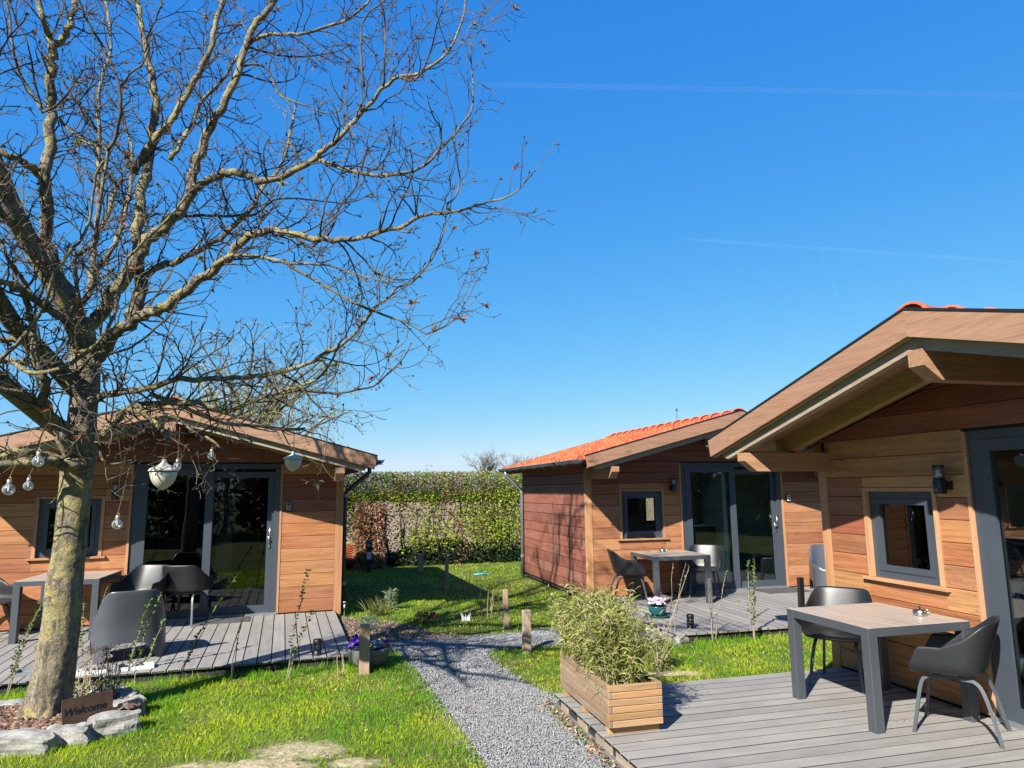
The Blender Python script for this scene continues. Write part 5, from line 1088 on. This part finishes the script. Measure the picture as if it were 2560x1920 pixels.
for (L3, dens, r0) in ALLL:
    c3 = spline(L3, 3); P = [Vector(p[:3])-TB for p in c3]; Rr = [max(.0022, p[3]) for p in c3]
    P = [p + Vector((rt.gauss(0,1), rt.gauss(0,1), rt.gauss(0,1)))*min(.014, r*.30)*(0 if i in (0, len(P)-1) else 1) for i, (p, r) in enumerate(zip(P, Rr))]
    b = MB(); b.tube(P, Rr, 12 if r0 > 12 else 8 if r0 > 5 else 6); b.build('limb', M['bark'] if r0 > 5.5 else M['twig'], WT, True)
    acc = rt.uniform(.05, .2)
    for i in range(1, len(P)):
        seg = (P[i]-P[i-1]); acc -= seg.length
        while acc < 0:
            t = seg.normalized(); s = t.orthogonal().normalized(); s.rotate(Matrix.Rotation(rt.uniform(0, 6.283), 3, t)); f = i/len(P)
            rr = Rr[i]; Ltw = rt.uniform(.18, .72)*(1.0 if rr > .010 else .72)*(1.12 if rr < .03 else .85)
            st = P[i-1] + seg*rt.random() + s*rr*.6
            grow(st, t*.7 + s*.9 + Vector((0,0,.18)), Ltw, min(.0085, max(.0042, rr*.45)), 1)
            acc += rt.uniform(.055, .15)/dens*(1.0 if rr > .014 else 1.28)
    TIPS.append((P[-1], (P[-1]-P[-2]).normalized(), 0))
stuff(tw.build('twigs', M['twig'], WT))
bd = MB(); LP = []; LD = []; LC = []; LL = []
for (p, d, lev) in TIPS:
    if lev > 2 and rt.random() < .5: continue
    for k in range(1 if lev > 1 else 3):
        e = (d + Vector((rt.gauss(0,.45), rt.gauss(0,.45), rt.gauss(0,.45)))*(k > 0)).normalized(); o_ = e.orthogonal().normalized()*rt.uniform(.004,.0082); u_ = e.cross(o_); L = rt.uniform(.016,.036); c = p + e*L*.45
        bd.add([p, c+o_, c+u_, c-o_, c-u_, p+e*L], [(0,2,1),(0,3,2),(0,4,3),(0,1,4),(1,2,5),(2,3,5),(3,4,5),(4,1,5)])
    if lev <= 1 and rt.random() < .17:
        warm = rt.random() < .65
        for k in range(rt.randint(7, 13)):
            e = (d*.7 + Vector((rt.gauss(0,.6), rt.gauss(0,.6), rt.gauss(.1,.5)))); LP.append(tuple(p)); LD.append(tuple(e)); LC.append(np.array((.30,.085,.05) if warm and rt.random() < .7 else (.24,.22,.08))*rt.uniform(.7,1.3)); LL.append(rt.uniform(.03,.075))
stuff(bd.build('buds', M['twig'], WT))
leaves(len(LP), LP, LD, LL, np.array(LL)*.24, np.array(LC), 'young_leaves', M['leaf'], WT, .25)

# ------------------------------------------------------------------ things hanging in the tree
def acorn(Y, top, cord_to, scale, label):
    p = aty(*top, Y); e = aty(*cord_to, Y); R = empty('acorn_lantern', p, 0, label, 'hanging lantern', 'acorn shaped lanterns hanging in the tree'); s = scale
    b = MB(); b.lathe([(.012*s,0),(.018*s,-.005*s),(.02*s,-.022*s),(.032*s,-.040*s),(.075*s,-.062*s),(.108*s,-.080*s),(.118*s,-.094*s),(.116*s,-.101*s),(.10*s,-.100*s)][::-1], 28); b.build('cap', M['acorn'], R, True)
    b = MB(); b.lathe([(0,-.262*s),(.006*s,-.256*s),(.020*s,-.248*s),(.050*s,-.229*s),(.076*s,-.202*s),(.095*s,-.168*s),(.1035*s,-.132*s),(.1045*s,-.106*s),(.098*s,-.1005*s)], 28); b.build('nut', M['acorn'], R, True)
    b = MB(); b.lathe([(.1050*s,-.1075*s),(.1065*s,-.1065*s),(.1065*s,-.1015*s),(.1050*s,-.1010*s)], 28); b.build('rim_seam', M['black'], R)
    b = MB(); b.tube([(0,0,-.002), (e-p)*.5+Vector((.003,0,0)), e-p], .0045, 6); b.build('cord', M['cord'], R)
acorn(5.45, zn('1',1420,650), zn('1',1436,468), .93, 'large cream acorn lantern hanging in front of the left sliding door')
acorn(7.88, zn('3',600,306), zn('3',606,120), .88, 'cream acorn lantern hanging at the right end of the tree before the left gable')
def bulb(Y, px, cord_to, label):
    p = aty(*zn('1', *px), Y); e = aty(*zn('1', *cord_to), Y+.1); R = empty('hanging_bulb', p, 0, label, 'bulb', 'ribbed glass bulbs hanging in the tree'); R.scale = (.80, .80, .86); e = p + Vector(((e-p).x/.80, (e-p).y/.80, (e-p).z/.86))
    b = MB(); n = 40; prof = [(.0,-.046),(.020,-.043),(.037,-.031),(.047,-.012),(.048,.006),(.040,.026),(.026,.040),(.018,.046)]
    for r, z in prof:
        for k in range(n): a = 2*math.pi*k/n; q = r*(1+.035*math.cos(a*20)); b.v.append((q*math.cos(a), q*math.sin(a), z))
    for i in range(len(prof)-1):
        for k in range(n): b.f.append((i*n+k, i*n+(k+1) % n, (i+1)*n+(k+1) % n, (i+1)*n+k))
    b.build('globe', M['clearb'], R, True)
    b = MB(); b.lathe([(.018,.044),(.020,.047),(.020,.078),(.016,.082),(0,.083)], 14); b.build('cap', M['bulbcap'], R, True)
    b = MB(); b.tube([(-.014,0,.078),(-.012,0,.096),(0,0,.104),(.012,0,.096),(.014,0,.078)], .0018, 5); b.build('wire_loop', M['bulbcap'], R)
    b = MB(); b.tube([(0,0,.104), (e-p)*.5+Vector((0,0,.05)), e-p], .0022, 4); b.build('cord', M['cord'], R)
    b = MB(); b.lathe([(0,-.02),(.010,-.01),(.010,.03),(.012,.045),(0,.046)], 8); b.build('solar_core', M['white'], R)
g = NT('clear_bulb'); g.t.nodes.remove(g.b); _tr = g.n('ShaderNodeBsdfTransparent'); _tr.inputs[0].default_value = (.86,.88,.86,1); _gl = g.n('ShaderNodeBsdfGlossy'); _gl.inputs['Roughness'].default_value = .06; _df = g.n('ShaderNodeBsdfDiffuse'); _df.inputs[0].default_value = (.62,.63,.60,1)
_lw = g.n('ShaderNodeLayerWeight'); _lw.inputs[0].default_value = .35; _m1 = g.n('ShaderNodeMixShader'); _m1.inputs[0].default_value = .35; g.l(_gl.outputs[0], _m1.inputs[1]); g.l(_df.outputs[0], _m1.inputs[2]); _m2 = g.n('ShaderNodeMixShader'); g.l(g.math('ADD', g.math('MULTIPLY', _lw.outputs['Facing'], .75), .12), _m2.inputs[0]); g.l(_tr.outputs[0], _m2.inputs[1]); g.l(_m1.outputs[0], _m2.inputs[2]); g.l(_m2.outputs[0], g.out.inputs[0]); M['clearb'] = g.m
bulb(5.0, (75,912), (272,390), 'leftmost ribbed glass bulb, low on the left of the tree'); bulb(6.2, (245,880), (290,720), 'small ribbed bulb beside the leftmost one under the thick branch'); bulb(5.1, (330,668), (350,500), 'ribbed bulb in front of the thick horizontal branch on the left')
bulb(5.7, (1013,1212), (1190,430), 'ribbed bulb hanging lowest, just right of the trunk'); bulb(7.3, (1532,710), (1555,370), 'ribbed bulb partly behind the large acorn lantern'); bulb(7.4, (1828,622), (1840,520), 'frosted looking bulb above the middle of the left sliding door')

# ------------------------------------------------------------------ hedge, clipped beech, trees beyond
HR = empty('garden_hedge', h0, HY, 'tall hedge with fresh green leaves across the back of the garden', 'hedge')
x0_, x1_ = -5.2, 6.2; rh = random.Random(3)
nst = 0; xx = x0_
tg = MB(); LEAFP = []
while xx < x1_:
    b = MB(); zt = rh.uniform(1.7, 2.2); y = rh.uniform(-.12, .18); p = Vector((xx, y, -.02)); pts = [p.copy()]; n = 9
    for i in range(n): p = p + Vector((rh.gauss(0,.045), rh.gauss(0,.03), zt/n)); pts.append(p.copy())
    r0 = rh.uniform(.016, .036); b.tube(pts, [r0*(1-.75*i/n) for i in range(n+1)], 6, False); b.build('stem', M['darkstem'], HR, True); nst += 1
    for k in range(rh.randint(20, 30)):
        f = rh.uniform(.06, 1)**.8; q = pts[min(n, int(f*n))]; d = Vector((rh.gauss(0,1), rh.gauss(0,.5), rh.uniform(.1, 1.3))).normalized(); L = rh.uniform(.18, .55); mid = q + d*L*.5 + Vector((rh.gauss(0,.03), rh.gauss(0,.03), 0)); e = q + d*L + Vector((0,0,.04)); tg.tube([q, mid, e], [.006,.0045,.002], 3, False)
        for _ in range(3): s = mid.lerp(e, rh.random()); d2 = Vector((rh.gauss(0,1), rh.gauss(0,.6), rh.uniform(0,1.2))).normalized(); tg.tube([s, s + d2*rh.uniform(.06,.2)], [.003,.0015], 3, False)
    xx += rh.uniform(.17, .36)
tz_ = np.linspace(x0_, x1_, 5200)
for x in tz_:                                                  # clipped twiggy top
    y = rh.uniform(-.32, .34); z = rh.uniform(1.55, 2.05); e = Vector((x+rh.gauss(0,.08), y+rh.gauss(0,.05), z+rh.uniform(.15,.32))); tg.tube([(x, y, z), e], [.0035,.0018], 3, False)
stuff(tg.build('hedge_twigs', M['darkstem'], HR))
def hedge_leaf():
    N = 165000; x = RNG.uniform(x0_, x1_, N); z = RNG.uniform(.0, 2.30, N); y = RNG.uniform(-.36, .36, N)
    d = np.array([.5 + .5*mnoise.noise(Vector((a*.9, b_*.9, 3.1))) for a, b_ in zip(x, z)]); d2 = np.array([.5+.5*mnoise.noise(Vector((a*3.1, b_*2.3, 8))) for a, b_ in zip(x, z)])
    dens = .15 + .50*np.clip((d-.42)*2.6, 0, 1) + .25*np.clip((d2-.5)*3, 0, 1) + 1.5*np.clip((z-1.48)/.30, 0, 1) + .40*np.clip((x-.8)/1.2, 0, 1)*np.clip((3.2-x), 0, 1) + .3*np.clip((.4-z)/.4, 0, 1)
    dens *= np.where(z > 1.7, .75 + .5*(d2-.5), 1); dens *= np.where((z > 1.9) & (np.abs(d2-.5) < .05), .6, 1)
    keep = RNG.random(N) < dens*.82; x, y, z, d2 = x[keep], y[keep], z[keep], d2[keep]; n = len(x)
    a = RNG.uniform(0, 6.283, n); Dd = np.stack([np.cos(a), np.sin(a), RNG.normal(.2,.5,n)], 1)
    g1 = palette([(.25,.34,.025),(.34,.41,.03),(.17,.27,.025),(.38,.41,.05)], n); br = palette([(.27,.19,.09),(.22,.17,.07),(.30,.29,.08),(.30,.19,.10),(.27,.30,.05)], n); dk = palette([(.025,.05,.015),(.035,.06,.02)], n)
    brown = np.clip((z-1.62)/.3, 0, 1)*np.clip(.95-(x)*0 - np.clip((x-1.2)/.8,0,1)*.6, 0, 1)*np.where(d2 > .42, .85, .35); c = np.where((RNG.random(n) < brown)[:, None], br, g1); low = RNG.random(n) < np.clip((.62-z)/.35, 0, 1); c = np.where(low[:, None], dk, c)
    pk = (np.abs(x-(.9 + .25*np.sin(z*3))) < .13) & (RNG.random(n) < .55); c = np.where(pk[:, None], palette([(.33,.13,.075),(.36,.18,.10)], n), c)
    leaves(n, np.stack([x, y, z], 1), Dd, RNG.uniform(.038,.075,n)*np.where(z > 1.75, .8, 1), RNG.uniform(.028,.055,n)*np.where(z > 1.75, .75, 1), c, 'hedge_leaves', M['leaf'], HR, .2)
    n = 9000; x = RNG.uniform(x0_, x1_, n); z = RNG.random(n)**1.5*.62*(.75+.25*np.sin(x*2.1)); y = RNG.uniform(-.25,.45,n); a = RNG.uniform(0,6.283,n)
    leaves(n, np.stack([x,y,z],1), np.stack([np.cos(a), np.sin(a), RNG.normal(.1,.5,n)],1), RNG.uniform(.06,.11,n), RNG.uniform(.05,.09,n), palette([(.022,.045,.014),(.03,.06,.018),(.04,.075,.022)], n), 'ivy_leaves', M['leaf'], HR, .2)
    for (px, pz, hh) in ((.22,2.28,.22),(-.05,2.25,.10),(2.0,2.25,.12)):
        n = 16; leaves(n, np.stack([np.full(n,px)+RNG.normal(0,.03,n), np.zeros(n), pz+RNG.uniform(-.1,hh,n)],1), RNG.normal(size=(n,3)), RNG.uniform(.04,.06,n), RNG.uniform(.025,.04,n), palette([(.15,.24,.04)], n), 'hedge_shoots', M['leaf'], HR, .1)
hedge_leaf()
bp = at(*zn('H', 455, 1285), GZ); BE = empty('clipped_beech', bp, HY, 'copper brown clipped beech column in front of the hedge', 'shrub')
b = MB()
for i in range(26):
    a = random.uniform(0,6.28); p = Vector((random.gauss(0,.08), random.gauss(0,.08), 0)); e = Vector((.30*math.cos(a)*random.random()**.5, .28*math.sin(a)*random.random()**.5, random.uniform(1.0,1.5))); b.tube([p, p.lerp(e,.5), e], [.012,.009,.004], 4, False)
b.build('stems', M['darkstem'], BE)
n = 11000; a = RNG.uniform(0,6.283,n); z = RNG.uniform(.02,1.56,n); rr = np.where(RNG.random(n) < .72, RNG.uniform(.78,1.02,n), RNG.random(n)**.5); s_ = np.where(z > 1.42, np.clip(1-(z-1.42)/.35, .1, 1), 1); c_ = np.sign(np.cos(a))*np.abs(np.cos(a))**.6; s2 = np.sign(np.sin(a))*np.abs(np.sin(a))**.6
P = np.stack([c_*rr*.36*s_, s2*rr*.34*s_, z], 1); Dd = np.stack([np.cos(a)+RNG.normal(0,.6,n), np.sin(a)+RNG.normal(0,.6,n), RNG.normal(-.1,.6,n)],1)
leaves(n, P, Dd, RNG.uniform(.04,.07,n), RNG.uniform(.026,.042,n), palette([(.48,.27,.165),(.56,.34,.22),(.40,.21,.125),(.28,.14,.08),(.52,.35,.23)], n), 'copper_leaves', M['leaf'], BE, .25)
# willow beyond the left cabin
wp = Vector((-6.0, 15.6, GZ)); WI = empty('willow_tree', wp, 0, 'pale green weeping willow standing behind the left cabin', 'tree')
b = MB(); b.tube([(0,0,-.1),(.1,0,1.5),(0,.1,3.0)], [.20,.16,.12], 10); rw = random.Random(8); LPp = []
b.build('trunk', M['bark'], WI, True); b = MB(); stn = MB()
for i in range(34):
    a = rw.uniform(0,6.28); p = Vector((0,.1,rw.uniform(1.9,3.0))); pts = [p]; d = Vector((math.cos(a)*.75, math.sin(a)*.75, rw.uniform(.7,1.4))).normalized(); L = rw.uniform(1.6,3.6)
    for k in range(7): d = (d + Vector((rw.gauss(0,.15), rw.gauss(0,.15), -.05))).normalized(); pts.append(pts[-1]+d*L/7)
    b.tube(pts, [.05*(1-.8*k/7) for k in range(8)], 5, False)
    for k in range(17):
        q = pts[rw.randint(2,7)] + Vector((rw.gauss(0,.15), rw.gauss(0,.15), 0)); sp = [q]; dd = Vector((rw.gauss(0,.5), rw.gauss(0,.5), rw.uniform(.1,.9))); Ls = rw.uniform(.6,1.7)
        for j in range(6): dd = (dd + Vector((rw.gauss(0,.06), rw.gauss(0,.06), -.36))).normalized(); sp.append(sp[-1]+dd*Ls/6)
        stn.tube(sp, [.005,.005,.0045,.004,.0035,.003,.002], 3, False)
        for j in range(26): f = rw.random()*5.99; LPp.append(tuple(sp[int(f)].lerp(sp[int(f)+1], f-int(f))))
b.build('branches', M['twig'], WI, True); stuff(stn.build('hanging_strands', M['stem'], WI)); n = len(LPp); a = RNG.uniform(0,6.283,n)
leaves(n, LPp, np.stack([np.cos(a)*.6, np.sin(a)*.6, RNG.normal(-.3,.5,n)],1), RNG.uniform(.04,.08,n), RNG.uniform(.012,.020,n), palette([(.24,.30,.09),(.30,.34,.13),(.20,.26,.07)], n), 'willow_leaves', M['leaf'], WI, .2)
def bare_tree(p, H, label, seed):
    R = empty('bare_tree', p, 0, label, 'tree', 'distant bare trees beyond the hedge'); b = MB(); r = random.Random(seed); b.tube([(0,0,-.3),(0,0,H*.35)], [H*.025,H*.018], 6); b.build('trunk', M['twig'], R); b = MB()
    def br(p, d, L, w_, lev):
        pts = [p]
        for k in range(4): d = (d + Vector((r.gauss(0,.16), r.gauss(0,.16), .05))).normalized(); pts.append(pts[-1]+d*L/4)
        b.tube(pts, [w_*(1-.15*k) for k in range(5)], 3, False)
        if lev < 4:
            for k in range(5 if lev < 3 else 4): s = d.orthogonal().normalized(); s.rotate(Matrix.Rotation(r.uniform(0,6.28), 3, d)); br(pts[r.randint(1,4)], d*.8+s*.6, L*r.uniform(.5,.75), w_*.5, lev+1)
    for k in range(7): a = r.uniform(0,6.28); br(Vector((0,0,H*.28)), Vector((math.cos(a)*.55, math.sin(a)*.55, 1)), H*.30, H*.010, 1)
    stuff(b.build('crown', M['twig'], R))
for (px, py, dist, H, sd, lb) in ((1208,1150,115,10.5,1,'distant bare tree above the hedge left of the orange roof'), (1292,1150,118,9.6,2,'distant bare tree just over the eave of the orange roof')):
    d = aty(px, py, dist); bare_tree(Vector((d.x, dist, GZ)), H, lb, sd)
# dark evergreens behind the photographer (they show in the panes)
for i, (x, y, h) in enumerate(((-9,-13,5.5),(-5.5,-12.5,6.2),(-2,-13,5.6),(1.5,-12.4,6.4),(5,-13,5.2),(8.5,-12.2,3.6),(12,-10.5,3.0),(15,-7,2.8),(17,-3,2.8),(17.5,1.5,2.8),(17,6,2.9))):
    R = empty('conifer', (x, y, GZ), 0, 'dark evergreen behind the photographer, mirrored in the panes', 'tree', 'evergreens behind the photographer'); b = MB(); b.tube([(0,0,0),(0,0,h*.9)], [.12,.03], 6); b.build('trunk', M['darkstem'], R)
    n = 3200; z = RNG.random(n)**.9*h; a = RNG.uniform(0,6.283,n); rr = (2.5*np.sqrt(np.clip(1.03-(z/h)**2, 0, 1)))*np.sqrt(RNG.random(n)); leaves(n, np.stack([rr*np.cos(a), rr*np.sin(a), z+.1],1), np.stack([np.cos(a), np.sin(a), RNG.normal(.1,.4,n)],1), RNG.uniform(.25,.5,n), RNG.uniform(.12,.25,n), palette([(.02,.04,.015),(.03,.055,.02)], n), 'foliage', M['leaf'], R, .3)

# ------------------------------------------------------------------ lawn and gravel
def rects_world():
    out = []
    for c, (u0, u1, v0, v1) in (('A',(-.1,4.56,-2.98,4.1)), ('B',(-.06,4.6,-2.98,4.1)), ('C',(.08,4.7,-2.98,4.1))):
        out.append([tuple(cw(c,u,v)[:2]) for u, v in ((u0,v0),(u1,v0),(u1,v1),(u0,v1))])
    return out
EXC = rects_world() + [PATH, BED]
def mask(x, y, polys):
    m = np.zeros(len(x), bool)
    for P in polys:
        c = np.zeros(len(x), bool); j = len(P)-1
        for i in range(len(P)):
            xi, yi = P[i]; xj, yj = P[j]
            with np.errstate(divide='ignore', invalid='ignore'): c ^= ((yi > y) != (yj > y)) & (x < (xj-xi)*(y-yi)/(yj-yi)+xi)
            j = i
        m |= c
    return m
def vnoise(x, y, s, seed=0):
    """value noise on a grid, vectorised"""
    g = np.random.default_rng(seed).random((256, 256)); X = x/s+100; Y = y/s+100; xi = np.floor(X).astype(int); yi = np.floor(Y).astype(int); fx = X-xi; fy = Y-yi; fx = fx*fx*(3-2*fx); fy = fy*fy*(3-2*fy)
    a = g[xi % 256, yi % 256]; b_ = g[(xi+1) % 256, yi % 256]; c = g[xi % 256, (yi+1) % 256]; d = g[(xi+1) % 256, (yi+1) % 256]; return (a*(1-fx)+b_*fx)*(1-fy)+(c*(1-fx)+d*fx)*fy
def dist_rect(x, y, c, u0, u1, v0, v1):
    (cx, cy), a = CAB[c]; dx, dy = x-cx, y-cy; u = dx*math.cos(a)+dy*math.sin(a); v = -dx*math.sin(a)+dy*math.cos(a); du = np.maximum(np.maximum(u0-u, u-u1), 0); dv = np.maximum(np.maximum(v0-v, v-v1), 0); return np.hypot(du, dv)
gx, gy = [], []
for (ya, yb, n) in ((3.6,5.2,62000),(5.2,6.8,84000),(6.8,9.2,88000),(9.2,12.5,62000),(12.5,18.6,60000)):
    y = RNG.uniform(ya, yb, n); hw = .80*y+.4; x = RNG.uniform(-1, 1, n)*hw; gx.append(x); gy.append(y)
gx = np.concatenate(gx); gy = np.concatenate(gy)
keep = ~mask(gx, gy, EXC + [ring])
hl = (gx-h0.x)*hn.x + (gy-h0.y)*hn.y; keep &= hl < .25
sdist = np.minimum.reduce([np.hypot((gx-cx)/rx, (gy-cy)/ry) for cx, cy, rx, ry in SAND]) + vnoise(gx, gy, .14, 9)*1.0 + vnoise(gx, gy, .04, 10)*.6 - .75; keep &= RNG.random(len(gx)) < np.clip((sdist-.35)/1.0, .24, 1)**1.35
pn = vnoise(gx, gy, .55, 1)*.6 + vnoise(gx, gy, .17, 2)*.4; keep &= RNG.random(len(gx)) < np.clip(.35 + 1.5*pn, 0, 1)
gx, gy, pn = gx[keep], gy[keep], pn[keep]; n = len(gx)
edge = np.minimum.reduce([dist_rect(gx, gy, 'A', -.1, 4.56, -2.98, 0), dist_rect(gx, gy, 'B', -.06, 4.6, -2.98, 0)])
tallg = np.clip(1-edge/.55, 0, 1)*(vnoise(gx, gy, .25, 5) > .18)
ringd = np.abs(np.hypot((gx-TB.x)/.82, (gy-TB.y)/.78)-1.0); tallg = np.maximum(tallg, .6*np.clip(1-ringd/.16, 0, 1))
h = RNG.uniform(.020, .048, n)*(.7+.7*pn)*(1+1.15*tallg); wdt = np.maximum(.0034, gy*.00062)*RNG.uniform(.8,1.35,n)
a = RNG.uniform(0, 6.283, n); ln = RNG.uniform(.25, 1.15, n); base = np.stack([gx, gy, np.full(n, GZ-.004)], 1)
dr_ = np.stack([np.cos(a)*ln, np.sin(a)*ln, np.ones(n)], 1); dr_ /= np.linalg.norm(dr_, axis=1, keepdims=True)
sd_ = np.stack([-np.sin(a), np.cos(a), np.zeros(n)], 1)*wdt[:, None]*.5; ro = RNG.uniform(0, 3.14, n); sd_ = np.stack([np.cos(ro), np.sin(ro), np.zeros(n)], 1)*wdt[:, None]*.5
md = base + dr_*h[:, None]*.6; tp2 = base + dr_*h[:, None]*1.05; tp2[:, 2] -= h*.12*ln
V = np.stack([base-sd_, base+sd_, md+sd_*.8, md-sd_*.8, tp2], 1).reshape(-1, 3); i5 = np.arange(n)[:, None]*5
T = np.concatenate([i5+np.array([[0,1,2]]), i5+np.array([[0,2,3]]), i5+np.array([[3,2,4]])], 0)
yel = np.clip(vnoise(gx, gy, .35, 7)*1.3-.25 + RNG.normal(0,.22,n) - tallg*.5, 0, 1)
cg = cmix((.14,.33,.008), (.46,.54,.018), yel); dryb = RNG.random(n) < .05 + .10*(vnoise(gx, gy, .3, 12) > .66); cg = np.where(dryb[:, None], np.array((.38,.32,.15)), cg); cg = cg*RNG.uniform(.75,1.2,(n,1))
stuff(npmesh('grass', V, T, M['blade'], None, np.repeat(cg, 5, 0)))
nd = 60; x = RNG.uniform(-3,3,nd*6); y = RNG.uniform(7.5,14,nd*6); k = ~mask(x, y, EXC); x, y = x[k][:nd], y[k][:nd]; n = len(x)
fl_ = [(xx_, yy_) for xx_, yy_ in zip(x, y)]
def daisies():
    V = []; T = []
    for (x, y) in fl_:
        b0 = len(V); V.append((x, y, GZ+.05))
        for k in range(7): a = 2*math.pi*k/7; V.append((x+.011*math.cos(a), y+.011*math.sin(a), GZ+.048))
        T += [(b0, b0+1+k, b0+1+(k+1) % 7) for k in range(7)]
    stuff(npmesh('daisies', np.array(V), np.array(T), M['dry'], None, np.full((len(V),3), .75)))
daisies()
ICO = None
def gravel():
    bm = bmesh.new(); bmesh.ops.create_icosphere(bm, subdivisions=1, radius=1); bv = np.array([tuple(v.co) for v in bm.verts]); bf = np.array([[v.index for v in f.verts] for f in bm.faces]); bm.free()
    N = 60000; xs = [p[0] for p in PATH]; ys = [p[1] for p in PATH]; y = np.concatenate([RNG.uniform(min(ys), 7.0, 95000), RNG.uniform(7.0, max(ys)+.1, 75000)]); x = RNG.uniform(min(xs)-.1, max(xs)+.1, len(y)); jit = RNG.normal(0, .075, (2, len(y)))*(RNG.random((1, len(y))) < .5)
    k = mask(x+jit[0], y+jit[1], [PATH]) & ~mask(x, y, rects_world()); x, y = x[k], y[k]; n = len(x)
    s = RNG.uniform(.0038, .0080, n)*np.where(y > 7, 1.35, 1); sh = RNG.uniform(.65, 1.3, (n, 12, 1)); ax = RNG.uniform(.6, 1.25, (n, 1, 3)); ax[:, :, 2] *= .7; a = RNG.uniform(0, 6.28, n); ca, sa = np.cos(a)[:, None], np.sin(a)[:, None]
    P = bv[None]*sh*ax*s[:, None, None]; X = P[:, :, 0]*ca - P[:, :, 1]*sa; Y = P[:, :, 0]*sa + P[:, :, 1]*ca
    V = np.stack([X + x[:, None], Y + y[:, None], P[:, :, 2] + GZ + .012 + RNG.uniform(0,.010,n)[:, None]], 2).reshape(-1, 3)
    T = (bf[None] + (np.arange(n)*12)[:, None, None]).reshape(-1, 3); c = palette([(.26,.26,.26),(.235,.238,.242),(.29,.29,.285),(.20,.203,.207),(.33,.325,.315)], n)
    stuff(npmesh('gravel', V, T, M['stone'], None, np.repeat(c, 12, 0)))
gravel()
pe = [at(px*k_, py*k_, GZ) for px, py in ((1380,1356),(1398,1362),(1410,1372),(1432,1380),(1450,1386),(1470,1392))]; pn_ = ['grey stone nearest the teal pot', 'second grey stone from the teal pot', 'third grey stone from the teal pot', 'third grey stone from the deck corner end', 'second grey stone from the deck corner end', 'last grey stone at the near end']
for i, p in enumerate(pe):
    o = rock(p + Vector((0,0,.03)), random.uniform(.06,.10), random.uniform(.05,.07), random.uniform(.04,.06), random.uniform(0,3), 60+i); o['label'] = pn_[i] + ' beside the middle deck'; o['category'] = 'stone'; o['group'] = 'stones beside the middle deck'
# dry leaves and twigs caught along the near deck edge
scatter_boxes(420, lambda: tuple((cw('C', random.uniform(.05,2.6), -2.99 - abs(random.gauss(0,.05))))[:2]), ((.012,.045),(.008,.022),(.002,.006)), [(.26,.14,.085),(.40,.30,.20),(.18,.11,.07),(.10,.16,.03)], 'leaf_litter', M['dry'], GZ+.02, .8)

# ------------------------------------------------------------------ thin vapour trails high up
g = NT('vapour'); g.t.nodes.remove(g.b); _t = g.n('ShaderNodeBsdfTransparent'); _d = g.n('ShaderNodeBsdfDiffuse'); _d.inputs[0].default_value = (.9,.9,.9,1); _l = g.n('ShaderNodeLayerWeight'); _l.inputs[0].default_value = .5; _x = g.n('ShaderNodeMixShader')
_nz = g.noise(g.coord((.0006,.0006,.0006)), 1.0, 5, .6); _f = g.math('MULTIPLY', g.math('MULTIPLY', g.math('SUBTRACT', 1.0, _l.outputs['Facing']), _nz), .022); g.l(_f, _x.inputs[0]); g.l(_t.outputs[0], _x.inputs[1]); g.l(_d.outputs[0], _x.inputs[2]); g.l(_x.outputs[0], g.out.inputs[0])
for (a_, b_, r_, lb) in (((980,181),(2300,207),38,'long faint vapour trail across the upper sky'), ((1480,516),(2200,566),26,'faint vapour trail over the roof of the nearest cabin'), ((1772,540),(1816,662),22,'short steep vapour trail above the nearest cabin roof')):
    p0, p1 = aty(a_[0]*k_, a_[1]*k_, 9000), aty(b_[0]*k_, b_[1]*k_, 9400); q = MB(); q.tube([p0.lerp(p1, i/12) for i in range(13)], [r_*(.3 if i in (0, 12) else 1) for i in range(13)], 12, False); o = q.build('vapour_trail', g.m, None, True); tag(o, lb, 'vapour trail', 'vapour trails')
# fallen leaves and bits on the lawn
scatter_boxes(160, lambda: (lambda x, y: (x, y))(*[(xx, yy) for xx, yy in [(random.uniform(-3.0,-.3), random.uniform(4.8,7.4))]][0]), ((.012,.035),(.010,.022),(.001,.003)), [(.24,.14,.07),(.34,.25,.13),(.16,.09,.05)], 'fallen_leaves', M['dry'], GZ+.02, .7)
